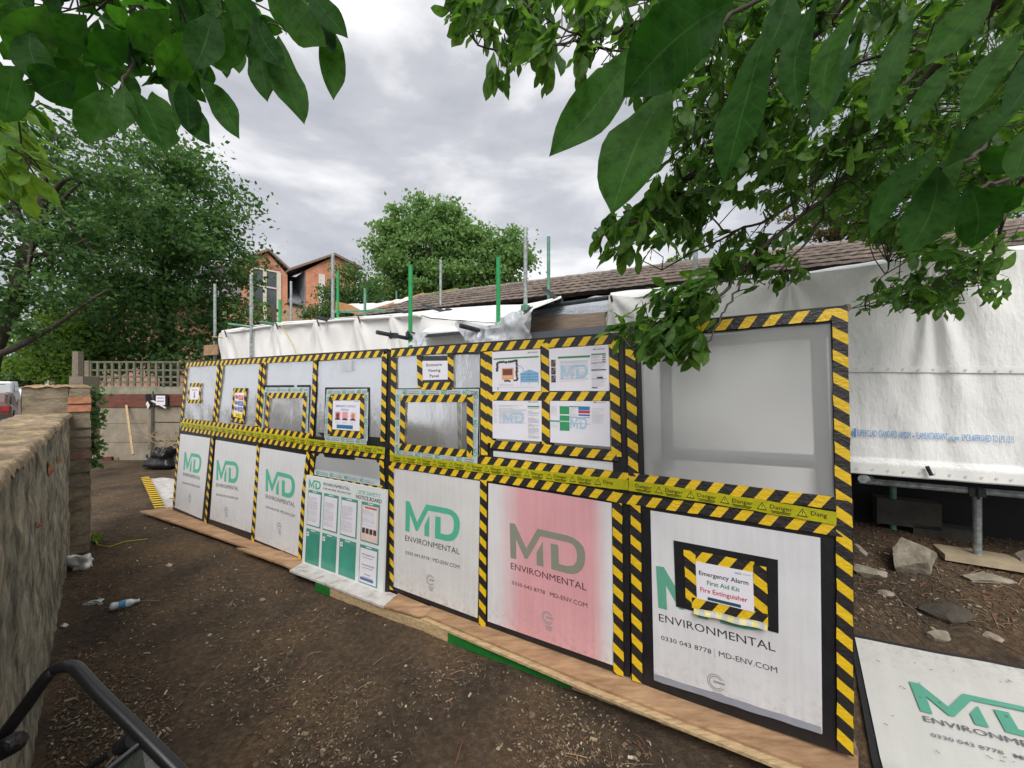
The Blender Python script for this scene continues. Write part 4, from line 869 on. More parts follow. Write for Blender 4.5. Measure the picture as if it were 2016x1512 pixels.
# ------------------------------------------------------------------ rocks and bank on the right
for k, (x, y, r, mt_, lb) in enumerate((
    (1792, 1117, (.17, .12, .19), stonem, 'big pale boulder, largest of the rocks under the scaffold sheet'), (1712, 1128, (.10, .08, .06), stonem, 'wedge shaped pale rock right beside the near bay'),
    (1690, 1083, (.06, .06, .05), stonem, 'round mossy stone behind the wedge shaped rock'), (1748, 1163, (.075, .05, .022), stonem, 'flat grey stone below the big boulder'),
    (1694, 1158, (.035, .03, .018), stonem, 'small pale stone low beside the hazard tape post'), (1868, 1208, (.20, .11, .05), stoned, 'wide dark slab of rock half buried in the bank'),
    (1952, 1130, (.26, .10, .025), stonem, 'long flat stone just below the scaffold base plate'), (1852, 1256, (.075, .05, .04), stonem, 'grey split stone at the edge of the white mat'),
    (1958, 1252, (.055, .045, .035), stonem, 'rounded small rock right of the grey split stone'), (2012, 1100, (.06, .06, .06), stonem, 'rock at the right edge behind the base plate'))):
    c = Gz(x, y); rock('rock', c - V3(0, 0, .02 + .1 * r[2]), tuple(q * 1.12 for q in r), mt_, lb, 'rock', 30 + k, .13, .45, None, 'rocks on the bank', 4, 1.2, 1.6)
# ------------------------------------------------------------------ loose litter on the yard
lit = rock('plastic_bag', Gz(160, 1117), (.16, .10, .10), M('white_bag', (.80, .81, .80), .35, 0, .1, 8, .6, 20), 'crumpled white plastic bag lying against the foot of the garden wall', 'bag', 3, .6, .45, None, None, 4, 2.0, 1.2)
bt = empty('drinks_bottle', Gz(243, 1200), 'crushed clear drinks bottle with blue label on the soil', 'bottle')
pl = M('clear_plastic', (.55, .60, .60), .12, 0, .2, 30, .8, 35); a_, b_ = Gz(216, 1203, .03), Gz(272, 1190, .028)
mb = MB(); T_ = [0, .04, .15, .3, .42, .6, .75, .86, .93, 1.0]; R_ = [.018, .031, .033, .026, .03, .032, .029, .018, .012, .012]; mb.tube([a_ + (b_ - a_) * t for t in T_], R_, 14); mb.build('body', pl, bt, True)
mb = MB(); mb.tube([a_ + (b_ - a_) * .33, a_ + (b_ - a_) * .45, a_ + (b_ - a_) * .58], [.029, .0325, .034], 14, cap=False); mb.build('label_wrap', M('blue_label', (.10, .28, .50), .3, 0, .4, 40, .3), bt, True)
mb = MB(); mb.tube([b_, b_ + (b_ - a_) * .05], .015, 12); mb.build('cap', M('white_cap', (.6, .65, .62), .4), bt)
rock('food_wrapper', Gz(186, 1186), (.085, .04, .022), pl, 'thin clear plastic wrapper beside the crushed bottle', 'wrapper', 9, .7, .4, None, None, 4, 2.5, 1.2)
rock('paper_scrap', Gz(126, 1233), (.035, .022, .014), M('white_scrap', (.55, .55, .56), .5), 'small white paper scrap below the garden wall', 'scrap', 12, .6, .4, None, None, 3, 2.2)
rock('mushroom_shard', Gz(333, 1117), (.035, .025, .02), M('tan_shard', (.42, .30, .22), .8), 'small tan broken shard on the bare soil', 'shard', 14, .4, .4)
mb = MB(); pp = [Gz(160, 1055, .02), Gz(180, 1062, .05), Gz(192, 1077, .03), Gz(215, 1077, .012), Gz(245, 1068, .012), Gz(290, 1062, .01)]; mb.tube(pp, .006, 5)
tag(mb.build('yellow_twine', M('yellow_twine', (.42, .40, .03), .7)), 'length of yellow twine trailing from the wall foot', 'twine')
tbl = [(.20, .15, .09), (.14, .095, .055), (.28, .22, .14), (.085, .058, .038), (.48, .43, .32)]
chipm = [M('chip_%d' % i, c, .9, 0, .25, 40, .3) for i, c in enumerate(tbl)]
mb = MB(); cnt = 0
while cnt < 14000:
    x = random.uniform(60, 2016); y = 900 + 612 * random.random() ** 1.0
    p = Gz(x, y); b = p.dot(WM); d = p.dot(NV)
    if b < -.19 or p[1] > 7.5 or p[1] < .8: continue
    if d > 2.17 and p[0] < 1.25 and p[1] < 5.6: continue
    if y > 1240 and x > 1640: continue
    dens = mn.noise(Vector((p[0] * 1.6, p[1] * 1.6, 9))) + .45 * (b < .25) + .35 * (d > 3) + .12
    if random.random() > .25 + dens * 1.2: continue
    s = random.uniform(.0015, .006) * (2.1 if random.random() < .06 else 1); th = random.random() * 6.28; el = random.uniform(.7, 4.5)
    u = V3(math.cos(th), math.sin(th), random.gauss(0, .25)) * s * el ** .5; v_ = V3(-math.sin(th), math.cos(th), random.gauss(0, .3)) * s / el ** .5
    c = p + V3(0, 0, .003); m_i = random.choices(range(5), (4, 6, 2, 5, .6))[0]
    q = [c - u - v_ * .6, c + u * .8 - v_, c + u + v_ * .7, c - u * .7 + v_]
    mb.add(q + [k_ + V3(0, 0, .004) for k_ in q], [(4, 5, 6, 7), (0, 1, 5, 4), (1, 2, 6, 5), (2, 3, 7, 6), (3, 0, 4, 7)], m_i); cnt += 1
tag(mb.build('wood_chips', chipm), 'scatter of wood chips and leaf litter over the dark soil', 'wood chips', None, 'stuff')
mb = MB()
for i in range(430):
    x = random.uniform(120, 1500) if i > 120 else random.uniform(1690, 2016); y = random.uniform(960, 1512) if i > 120 else random.uniform(1110, 1245); p = Gz(x, y, .004)
    if p.dot(WM) < -.15 or (p.dot(NV) > 2.1 and p[0] < 1.3): continue
    th = random.random() * 6.28; l_ = random.uniform(.02, .11) * (1 if random.random() < .9 else 1.8); cv = random.gauss(0, .5); pts_ = []
    for k in range(6):
        a2 = th + cv * k / 5; p = p + V3(math.cos(a2), math.sin(a2), 0) * l_ / 5; pts_.append(V3(p[0], p[1], gz(p[0], p[1]) + .005 + .006 * math.sin(k * .63)))
    mb.tube(pts_, [.0012 + .0018 * random.random()] * 6, 4, random.choice((0, 0, 1, 2)))
tag(mb.build('twigs', [M('twig_brown', (.10, .065, .04), .9), M('twig_tan', (.28, .19, .11), .9), M('twig_red', (.22, .085, .05), .9)]), 'thin broken twigs scattered over the soil', 'twigs', None, 'stuff')
mb = MB(); pebbles = 0
for i in range(260):
    x = random.uniform(180, 1500) if i > 90 else random.uniform(1690, 2016); y = random.uniform(950, 1505) if i > 90 else random.uniform(1100, 1245); p = Gz(x, y)
    if p.dot(WM) < -.15 or (p.dot(NV) > 2.1 and p[0] < 1.3): continue
    r = random.uniform(.006, .018) * (1.6 if random.random() < .1 else 1); n_ = 7; rings = []
    for j, (zz, rr_) in enumerate(((-.3, .8), (.25, 1.0), (.7, .65))): rings += [p + V3(math.cos(6.283 * k / n_) * rr_ * r * random.uniform(.8, 1.2), math.sin(6.283 * k / n_) * rr_ * r * random.uniform(.6, 1.0), zz * r * .7) for k in range(n_)]
    f = [(j * n_ + k, j * n_ + (k + 1) % n_, (j + 1) * n_ + (k + 1) % n_, (j + 1) * n_ + k) for j in range(2) for k in range(n_)] + [tuple(range(2 * n_, 3 * n_))]; mb.add(rings, f, random.choice((0, 1, 1)))
tag(mb.build('pebbles', [stonem, M('soil_clod', (.055, .042, .03), .95, 0, .3, 30, .6)]), 'small pebbles and soil clods over the yard', 'pebbles', None, 'stuff')
# ------------------------------------------------------------------ black tubular trolley handle at the lower left
tro = empty('hand_trolley', Zp(250, 1500, .8) * V3(1, 1, 0), 'black tubular hand trolley with bent handle in the lower left corner', 'trolley')
T_ = [(60, 1512, .86), (2, 1490, .84), (-6, 1462, .84), (14, 1438, .85), (50, 1390, .87), (90, 1335, .89), (108, 1318, .90), (128, 1312, .90), (147, 1314, .90), (160, 1326, .89), (200, 1370, .86), (260, 1428, .83), (330, 1498, .80), (420, 1590, .77)]
pts_ = [Zp(x, y, z) for x, y, z in T_[1:]]
def smooth(P, n=4):
    out_ = []
    for i in range(len(P) - 1):
        p0, p1, p2, p3 = P[max(i - 1, 0)], P[i], P[i + 1], P[min(i + 2, len(P) - 1)]
        for k in range(n):
            t = k / n; out_.append(.5 * ((2 * p1) + (-p0 + p2) * t + (2 * p0 - 5 * p1 + 4 * p2 - p3) * t * t + (-p0 + 3 * p1 - 3 * p2 + p3) * t ** 3))
    return out_ + [P[-1]]
tubm = M('black_tube', (.010, .010, .012), .36, .1, .2, 10, .08, 30)
mb = MB(); mb.tube(smooth(pts_), .0128, 16); mb.build('handle', tubm, tro, True)
mb = MB(); mb.tube([Zp(-40, 1500, .84), Zp(30, 1462, .82)], .02, 12); mb.build('cross_tube', blackpl, tro, True)
mb = MB(); mb.prism([Zp(215, 1512, .80), Zp(278, 1461, .82), Zp(330, 1512, .80), Zp(300, 1600, .75), Zp(180, 1600, .75)], V3(0, .02, -.01)); mb.build('deck_panel', M('dark_panel', (.02, .025, .02), .5, 0, .3, 20, .4), tro)
mb = MB(); mb.tube([Zp(212, 1514, .79), Zp(279, 1460, .81)], .004, 6); mb.build('deck_edge', M('edge_grey', (.10, .11, .12), .35), tro)
mb = MB(); mb.tube([Zp(170, 1516, .86), Zp(218, 1482, .86)], .008, 6); mb.build('fold_bar', blackpl, tro)
mb = MB(); mb.tube([Zp(236, 1470, .84), Zp(262, 1455, .84)], .016, 10); mb.build('hinge', blackpl, tro)
for s_ in (0, 1):
    c = Zp(300 + 120 * s_, 1500, .8) * V3(1, .7, 0) + V3(0, 0, .1); mb = MB(); mb.tube([c - V3(.02, 0, 0), c + V3(.02, 0, 0)], .1, 20); mb.build('wheel', blackpl, tro)
mb = MB(); mb.tube([Zp(330, 1590, .77), Zp(360, 1500, .8) * V3(1, .95, 0) + V3(0, 0, .1)], .015, 8); mb.build('leg_tube', tubm, tro)
# ------------------------------------------------------------------ bungalow behind the hoarding
n2 = V3(.438, .899, 0); t2 = V3(.899, -.438, 0)
bung = empty('bungalow', n2 * 7.2 + t2 * 3, 'low bungalow with long brown concrete tiled roof behind the white scaffold sheets', 'house')
def Rf(s, d, z): p = n2 * d + t2 * s; return V3(p[0], p[1], z)
ZE = EYE + 1.30; DE, DR = 5.5, 7.55; ZR = EYE + .2837 * 7.55
rp = Vd(836, 582, DR, n2); s0 = rp.dot(t2)
tilem = multi('concrete_roof_tile', [(.3, (.17, .145, .13)), (.55, (.29, .25, .225)), (.8, (.42, .38, .33))], 14, 7, .95, .6, 40, .02, None, [(.3, (.7, .7, .7)), (.7, (1.15, 1.1, 1.05))], 1.5)
mb = MB(); NC = 7; S1 = s0 + 21; cols = 420
for c in range(NC):
    f0, f1 = c / NC, (c + 1) / NC; d0, d1 = DE + (DR - DE) * f0 - .02, DE + (DR - DE) * f1 + .01; z0, z1 = ZE + (ZR - ZE) * f0, ZE + (ZR - ZE) * f1
    base = len(mb.v); V_ = []
    for i in range(cols + 1):
        s = s0 + (S1 - s0) * i / cols; ph = (s / .165) % 1; w_ = .004 * math.sin(ph * 6.283) + .007 * mn.noise(Vector((math.floor(s / .33) * 1.7, c * 2.3, 0)))
        V_ += [Rf(s, d0 + .10, z0 + .0 + w_), Rf(s, d0 - .03, z0 + .035 + w_), Rf(s, d0 - .03, z0 + .065 + w_), Rf(s, d1, z1 + .015 + w_)]
    mb.add(V_, [(4 * i + k, 4 * i + k + 4, 4 * i + k + 5, 4 * i + k + 1) for i in range(cols) for k in (0, 1, 2)])
mb.build('tiled_roof', tilem, bung)
mb = MB(); mb.quad(Rf(s0, DR, ZR), Rf(S1, DR, ZR), Rf(S1, DR + 2, ZE), Rf(s0, DR + 2, ZE)); mb.build('rear_roof', tilem, bung)
for i in range(46):
    pass
mb = MB(); rs_ = s0
while rs_ < S1: mb.tube([Rf(rs_, DR, ZR + .0), Rf(rs_ + .44, DR, ZR - .004)], [.07, .062], 8); rs_ += .45
mb.build('ridge_tiles', tilem, bung)
cpl = M('undercroft_shade_black', (.012, .012, .013), .9, 0, .3, 3, .3); mb = MB(); mb.prism([Vd(1560, 756, 4.75) * V3(1, 1, 0), Vd(3400, 756, 4.75) * V3(1, 1, 0), Vd(3400, 756, 4.75) * V3(1, 1, 0) + V3(0, 0, 2.2), Vd(1560, 756, 4.75) * V3(1, 1, 0) + V3(0, 0, 2.2)], NV * .1); mb.build('undercroft_shade_panel', cpl, bung)  # near-black panel added to stand in for deep shade under the building
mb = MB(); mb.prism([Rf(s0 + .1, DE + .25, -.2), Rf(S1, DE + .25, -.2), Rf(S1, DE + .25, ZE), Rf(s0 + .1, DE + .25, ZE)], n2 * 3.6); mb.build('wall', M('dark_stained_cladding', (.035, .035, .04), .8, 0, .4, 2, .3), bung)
mb = MB(); mb.tube([Rf(s0 - .03, DE - .05, ZE + .02), Rf(s0 - .03, DR, ZR + .05)], .05, 4); mb.build('barge_board', M('orange_timber', (.42, .22, .10), .8, 0, .3, 6, .2), bung)
mb = MB(); mb.tube([Rf(s0 + .2, DR - .15, ZR + .0), Rf(s0 + .95, DR + .05, ZR + .10)], .02, 4); mb.build('verge_strip', M('yellow_green_strip', (.30, .36, .08), .6), bung)

# ------------------------------------------------------------------ scaffold sheets
def folds(p, k=1.0, s=2.2): return k * (.035 * mn.noise(Vector((p[0] * s, p[1] * s, p[2] * 1.1))) + .012 * mn.noise(Vector((p[0] * 6, p[1] * 6, p[2] * 3 + p[0] * 3))))
def drape(name, top, bot, d, nu, nv, mat, par=None, k=1.0, x0=None, x1=None, pinch=None, dt=0, db=0, fz=None):
    """sheet hanging from a top line to a bottom line given in photo pixels, at distance d from the camera square to the hoarding"""
    x0 = top[0][0] if x0 is None else x0; x1 = top[-1][0] if x1 is None else x1
    def fn(u, v):
        x = x0 + (x1 - x0) * u; yt = poly_at(top, x)[0]; yb = poly_at(bot, x)[0]; dd_ = (d(x) if callable(d) else d)
        pt, pb = Vd(x, yt, dd_ + dt), Vd(x, yb, dd_ + db); p = pt * (1 - v) + pb * v
        q = folds(p, k) * (1 if v > .02 else .3)
        if fz: q += fz(x, v, p)
        return p - NV * q
    return grid(name, fn, nu, nv, mat, par)
def radial(cx_list, amp=.06, spread=70):             # creases fanning out below each tie
    def f(x, v, p):
        s = 0
        for c in cx_list:
            dx = (x - c) / spread; r_ = math.hypot(dx, v * 1.3) + 1e-3
            if r_ < 1.6: s += amp * math.exp(-r_ * 1.4) * math.cos(math.atan2(dx, v + .02) * 9 + c) * min(1, r_ * 3) + .05 * math.exp(-(r_ * 5) ** 2)
        return s
    return f
sh1 = empty('scaffold_sheet', Vd(640, 760, 3.55) * V3(1, 1, 0), 'white sheeting draped over the scaffold above the far and middle bays', 'sheeting')
top1 = [(433, 657), (442, 654), (488, 647), (520, 641), (552, 638), (633, 632), (674, 628), (745, 624), (822, 619), (850, 628), (1032, 640)]
bot1 = [(422, 1000), (1040, 1060)]
drape('front_drape', top1, bot1, 3.55, 260, 60, sheetm, sh1, 1.0, fz=radial([446, 543, 626, 706, 775], .03, 45))
def slope1(u, v):
    x = 436 + (1105 - 436) * u; y1 = poly_at(top1 + [(1050, 610), (1105, 587)], x)[0]; yt = poly_at([(436, 651), (488, 643), (552, 634), (633, 629), (674, 625), (740, 621), (822, 614), (872, 608), (979, 601), (1032, 600), (1071, 592), (1105, 583)], x)[0]
    a_, b_ = Vd(x, y1 - 1, 3.56), Vd(x, yt, 4.9 - 1.0 * max(0, (600 - x) / 170)); p = a_ * (1 - v) + b_ * v; return p + V3(0, 0, .5 * folds(p, .6, 3) * (1 - v) + .004)
grid('top_slope', slope1, 160, 16, sheetm, sh1)
hem = [Vd(x, poly_at(top1, x)[0] + 2, 3.53) for x in range(436, 830, 8)]
mb = MB(); mb.tube(hem, .022, 8); mb.build('rolled_hem', sheetm, sh1, True)
for x in (443, 544, 625, 706):
    y = poly_at(top1, x)[0]; mb = MB(); mb.tube([Vd(x - 1, y - 3, 3.5), Vd(x + 3, y + 9, 3.47)], .010, 6); mb.build('cable_tie', blackpl, sh1)
brd = empty('insulation_board', Vd(900, 640, 3.5), 'smooth white foam board sloping between the scaffold tubes above the middle bay', 'board')
mb = MB(); P4 = [Vd(830, 655, 3.40), Vd(985, 646, 3.40), Vd(1030, 604, 4.2), Vd(880, 612, 4.2)]; mb.prism(P4, V3(0, 0, -.05)); mb.build('panel', M('foam_board', (.70, .72, .74), .5, 0, .05, 3, .05), brd)
mb = MB(); mb.prism([Vd(826, 664, 3.36), Vd(988, 650, 3.36), Vd(988, 645, 3.36), Vd(826, 659, 3.36)], NV * .06); mb.build('edge_trim', darksteel, brd)
pw = empty('polythene_wrap', Vd(980, 650, 3.2), 'bunched translucent polythene wrapped round a tube beside the green pole', 'polythene')
def wrap(cx, cy, wx, wy, d, seed, par):
    def fn(u, v):
        x = cx + wx * (u - .5) * (1 + .25 * math.sin(v * 5 + seed)); y = cy + wy * (v - .5) * (1 + .2 * math.sin(u * 7 + seed)); p = Vd(x, y, d)
        return p + NV * (.06 * mn.noise(p.tolist() and Vector((p[0] * 6, p[1] * 6, p[2] * 6 + seed))) + .015 * mn.noise(Vector((p[0] * 18, p[1] * 18, p[2] * 14))))
    return grid('wrap', fn, 40, 30, film_thin, par)
wrap(955, 660, 100, 48, 3.18, 1, pw); wrap(1008, 650, 62, 62, 3.2, 4, pw); wrap(1030, 642, 26, 50, 3.3, 7, pw)
pw2 = empty('polythene_wrap', Vd(820, 668, 3.2), 'small torn flap of translucent polythene at the foot of the left green pole', 'polythene'); wrap(823, 668, 34, 26, 3.15, 9, pw2)
ps = empty('polythene_strip', Vd(1120, 605, 4.2), 'glossy translucent polythene strip tucked under the eaves beside the tall sheet', 'polythene')
def pstrip(u, v):
    x = 1040 + 165 * u; y = poly_at([(1040, 606), (1110, 594), (1205, 578)], x)[0] * (1 - v) + poly_at([(1040, 628), (1205, 612)], x)[0] * v; p = Vd(x, y, 4.4 - .5 * v); return p + V3(0, 0, .05 * mn.noise(Vector((p[0] * 4, p[1] * 4, v * 4))))
grid('strip', pstrip, 60, 10, filmmat('blue_grey_polythene', (.42, .47, .5), .18, .15, .3, .8, 8, (1, 1, 3)), ps)
mb = MB(); mb.prism([Vd(1037, 657, 3.85), Vd(1190, 641, 3.85), Vd(1190, 614, 3.85), Vd(1037, 627, 3.85)], NV * .04); tag(mb.build('scaffold_board', multi('scaffold_board_wood', [(.3, (.22, .165, .12)), (.7, (.40, .31, .24))], 7, 7, .85, .3, 40, .004, (1, 1, 7))), 'wide brown scaffold board on edge above the document sheets', 'board')
mb = MB(); mb.prism([Vd(1030, 690, 3.7), Vd(1200, 680, 3.7), Vd(1200, 640, 3.7), Vd(1030, 656, 3.7)], NV * .05); tag(mb.build('grey_fascia', M('grey_fascia', (.13, .145, .16), .5, 0, .2, 3, .1)), 'grey fascia panel below the wide brown scaffold board', 'fascia')
mb = MB(); mb.prism([Vd(401, 700, 3.5), Vd(426, 698, 3.5), Vd(426, 678, 3.5), Vd(401, 680, 3.5)], NV * .03); tag(mb.build('ply_offcut', ply), 'small plywood offcut beside the leftmost scaffold pole', 'board')
mb = MB(); mb.prism([Vd(660, 612, 5.6), Vd(702, 618, 5.6), Vd(720, 616, 5.6), Vd(690, 600, 5.6), Vd(661, 593, 5.6)], NV * .03); tag(mb.build('orange_board', M('orange_board', (.50, .25, .10), .8, 0, .2, 4, .2)), 'triangular orange plywood gusset left of the tiled roof', 'board')
def s3(u, v):
    x = 684 + 120 * u; y = poly_at([(684, 598), (740, 597), (804, 585)], x)[0] * (1 - v) + poly_at([(684, 603), (720, 615), (760, 606), (804, 590)], x)[0] * v; p = Vd(x, y, 6.3 - .4 * v); return p + V3(0, 0, .03 * mn.noise(Vector((p[0] * 5, p[1] * 5, 0))))
tag(grid('white_cover', s3, 40, 8, sheetm), 'strip of white sheeting left of the roof verge beyond the orange gusset', 'sheeting')

# tall sheet on the right
sh2 = empty('scaffold_sheet', Vd(1800, 900, 3.95) * V3(1, 1, 0), 'big reinforced white sheet with blue printed line hanging right of the near bay', 'sheeting')
top2 = [(1200, 584), (1225, 584), (1250, 586), (1300, 577), (1400, 559), (1470, 549), (1550, 550), (1600, 538), (1640, 534), (1760, 517), (1800, 512), (2016, 492), (2300, 462), (2900, 400)]
bot2 = [(1150, 905), (1675, 930), (2016, 958), (2900, 1035)]
D2 = 3.95
def dn2(u, v):
    x = 1150 + 1700 * u; xt = max(x, 1202 - 1) if x > 1202 else 1202 - (1202 - x) * 0.0; yb = poly_at(bot2, x)[0]
    xt = max(x, 1202); yt = poly_at(top2, xt)[0]; pt, pb = Vd(xt, yt, D2), Vd(x - 20 * (x < 1202), yb, D2); p = pt * (1 - v) + pb * v
    q = folds(p, .9, 1.6) + radial([1202, 1552, 1830], .035, 160)(x, v, p) + .02 * math.sin(p.dot(TV) * 9 + 2 * mn.noise(Vector((p[0], p[1], p[2])))) * v * (1 - v) * 2
    if v > .93: q += .02
    return p - NV * q
grid('tall_drape', dn2, 420, 80, tarp, sh2)
def tp2(u, v):
    x = 1202 + 1650 * u; a_ = Vd(x, poly_at(top2, x)[0] - .5, D2); b_ = Vd(x, poly_at([(1202, 576), (1300, 566), (1400, 552), (1470, 541), (1550, 541), (1640, 527), (1760, 508), (2016, 482), (2900, 385)], x)[0], D2 + .75); p = a_ * (1 - v) + b_ * v; return p + V3(0, 0, .01 * mn.noise(Vector((p[0] * 4, p[1] * 4, 0))))
grid('folded_top', tp2, 160, 8, tarp, sh2)
bandm = M('woven_band', (.80, .80, .76), .5, 0, .05, 20, .1)
def band(y0, y1, nm, dd_):
    def fn(u, v):
        x = 1560 + 1300 * u; yy0 = poly_at(y0, x)[0]; yy1 = poly_at(y1, x)[0]; p = Vd(x, yy0 * (1 - v) + yy1 * v, D2); vv = (p[2] - 0) ; return on2(x, yy0 * (1 - v) + yy1 * v, dd_)
    return grid(nm, fn, 120, 2, bandm, sh2)
def on2(x, y, dd_=.012):                             # a point lying on the tall drape
    xt = max(x, 1202); yt = poly_at(top2, xt)[0]; yb = poly_at(bot2, x)[0]; v = (y - yt) / (yb - yt); u = (x - 1150) / 1700
    return dn2(u, v) - NV * dd_
band([(1560, 717), (1672, 719), (2016, 724), (2900, 742)], [(1560, 729), (1672, 732), (2016, 735), (2900, 750)], 'eyelet_band', .010)
band([(1560, 902), (1675, 910), (2016, 935), (2900, 1010)], [(1560, 922), (1675, 928), (2016, 955), (2900, 1032)], 'lower_band', .012)
ey = M('eyelet_grey', (.60, .61, .60), .5, 0, .1, 5, 0); mb = MB()
for k in range(22):
    x = 1684 + k * 30.5; y = np.interp(x, [1672, 2016], [726, 730]); c = on2(x, y, .016); mb.add([c + (TV * math.cos(a) + V3(0, 0, math.sin(a))) * .008 for a in np.linspace(0, 6.283, 9)[:-1]], [tuple(range(8))])
    y = np.interp(x, [1675, 2016], [919, 945]); c = on2(x, y, .018); mb.add([c + (TV * math.cos(a) + V3(0, 0, math.sin(a))) * .008 for a in np.linspace(0, 6.283, 9)[:-1]], [tuple(range(8))])
mb.build('eyelets', ey, sh2)
pn = Pen(V3(0, 0, 0), V3(1, 0, 0), V3(0, 1, 0), V3(0, 0, 1)); bl = flat((70, 140, 200))
pn.P = lambda x, y, o=0: on2(x, np.interp(x, [1675, 1995], [857, 872]) - y, .014 + o)
for st, x0, x1 in (('SUPERCLAD', 1684, 1724), ('STANDARD 180GSM', 1728, 1790), ('FLAME RETARDANT', 1800, 1866), ('LPCB APPROVED TO LPS 1215', 1893, 1996)): pn.text(st, x0, 0, x1 - x0, 13, bl)
pn.rect(1793, 3, 1797, 5, bl); pn.rect(1679, -2, 1682.5, 15, bl); pn.ring(1675.5, 4.5, 3.2, 4.2, .4, bl); pn.rect(1870, 0, 1876, 7, flat((150, 190, 216))); pn.rect(1878, 0, 1887, 7, flat((150, 190, 216)))
pn.build('lettering', sh2)
for x, y0, y1 in ((1551, 541, 554), (1204, 583, 594), (1826, 918, 936)):
    mb = MB(); mb.tube([Vd(x - 1, y0, D2 - .06), Vd(x + (8 if x > 1700 else 1), y1, D2 - .06)], .012, 6); mb.build('cable_tie', blackpl, sh2)

# ------------------------------------------------------------------ scaffold
scf = empty('scaffold', Vd(900, 900, 4) * V3(1, 1, 0), 'tube scaffold of grey and bright green poles standing behind the white sheets', 'scaffold')
def pole(x, y0, y1, d, m, name='upright', r=.0242, lean=0):
    mb = MB(); a_ = Vd(x + lean, y1, d); b_ = Vd(x, y0, d); a_ = V3(b_[0], b_[1], a_[2]) if not lean else a_; mb.tube([a_, b_], r, 14); mb.build(name, m, scf, False); 
    o = scf.children[-1]
    return o
g_, gr_, pg_ = greypaint, greenpole, palegreen
for x, y0, y1, d, m in ((423, 559, 760, 3.64, g_), (494.5, 540, 760, 3.5, g_), (551, 590, 700, 3.9, gr_), (573, 554, 700, 4.9, g_), (655, 500, 760, 3.62, g_), (665, 535, 700, 4.7, gr_), (718.5, 568, 700, 4.6, pg_),
                       (780.5, 573, 640, 7.9, pg_), (808, 522, 760, 3.37, gr_), (867.5, 512, 700, 5.4, g_), (981, 507, 760, 3.6, gr_), (1034.5, 448, 760, 4.1, g_), (1080, 466, 700, 5.1, pg_), (1369, 395, 620, 4.4, g_),
                       (1924, 960, 1092, 4.3, g_), (1758, 958, 1062, 4.6, pg_), (1506, 468, 548, 4.3, g_)):
    pole(x, y0, y1, d, m)
def tube(p0, p1, m, r=.0242, name='ledger'): mb = MB(); mb.tube([p0, p1], r, 14); mb.build(name, m, scf)
tube(Vd(449, 638, 3.3), Vd(520, 647, 3.75), pg_, name='putlog'); tube(Vd(513, 634, 3.3), Vd(572, 644, 3.8), pg_, name='putlog')
tube(Vd(621, 625, 3.3), Vd(676, 636, 3.85), darksteel, name='putlog')
tube(Vd(742, 654, 2.95), Vd(812, 668, 3.45), darksteel, name='putlog'); tube(Vd(778, 610, 4.1), Vd(824, 621, 4.6), darksteel, name='putlog'); tube(Vd(833, 601, 4.1), Vd(885, 616, 4.6), darksteel, name='putlog')
tube(Vd(906, 641, 3.0), Vd(990, 662, 3.5), darksteel, name='putlog'); tube(Vd(1072, 570, 3.75), Vd(1106, 596, 4.3), darksteel, name='putlog')
tube(Vd(1030, 610, 4.05), Vd(1205, 585, 4.05), darksteel); tube(Vd(660, 614, 4.75), Vd(760, 611, 4.75), pg_); tube(Vd(1690, 946, 4.22), Vd(2300, 1000, 4.22), g_)
tube(Vd(1699, 943, 3.7), Vd(1715, 944, 4.6), g_, .028, 'putlog')
tube(Vd(1490, 520, 3.9), Vd(1500, 552, 4.4), darksteel, .03, 'putlog')
for x, y, d in ((808, 659, 3.35), (1034.5, 606, 4.05), (1100, 592, 4.2), (775, 661, 3.15), (883, 612, 4.55), (423, 668, 3.6), (1920, 968, 4.22), (981, 645, 3.55)):
    c = Vd(x, y, d); mb = MB(); mb.box(c, .085, .07, .06, (TV, NV, V3(0, 0, 1))); mb.tube([c + V3(0, 0, -.045) - NV * .045, c + V3(0, 0, .045) - NV * .045], .008, 6); mb.build('coupler', darksteel if x not in (1034.5, 981) else pg_, scf)
yr = M('yellow_rope', (.50, .42, .10), .8, 0, .2, 30, .5)
mb = MB()
for k in range(4): c = Vd(423, 663 + k * 2, 3.6); mb.tube([c + (TV * math.cos(a) + NV * math.sin(a)) * .034 + V3(0, 0, .01 * math.sin(a * 2)) for a in np.linspace(0, 6.283, 14)], .006, 5)
mb.tube([Vd(424, 664, 3.55), Vd(437, 664, 3.5)], .006, 5); tag(mb.build('rope_lashing', yr), 'yellow rope lashed round the leftmost scaffold pole', 'rope')
mb = MB(); mb.tube([Vd(551, 638, 3.45), Vd(566, 660, 3.45), Vd(578, 682, 3.44), Vd(584, 700, 3.44)], .007, 5); tag(mb.build('hanging_rope', yr), 'yellow rope hanging down the white sheet above the far bay', 'rope')
# base plate board under the right pole
bp = Vd(1924, 1094, 4.3); gzz = gz(bp[0], bp[1]); mb = MB(); mb.box(V3(bp[0], bp[1], bp[2] - .012), .42, .24, .045, (TV, NV, V3(0, 0, 1))); tag(mb.build('sole_board', M('sole_board', (.42, .34, .22), .85, 0, .25, 6, .3)), 'pale wooden sole board under the scaffold upright on the right', 'board')
mb = MB(); mb.box(V3(bp[0], bp[1], bp[2] + .002), .15, .15, .006, (TV, NV, V3(0, 0, 1))); mb.build('base_plate', g_, scf)
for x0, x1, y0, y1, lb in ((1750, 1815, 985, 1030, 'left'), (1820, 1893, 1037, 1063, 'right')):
    c = Vd((x0 + x1) / 2, (y0 + y1) / 2, 4.62); mb = MB(); mb.box(c, .40, .14, .22 if lb == 'left' else .14, (TV, NV, V3(0, 0, 1))); tag(mb.build('concrete_block', M('shadowed_block', (.055, .05, .042), .9, 0, .3, 8, .4, 30)), 'pale block in the dark under the building, %s one' % lb, 'block')

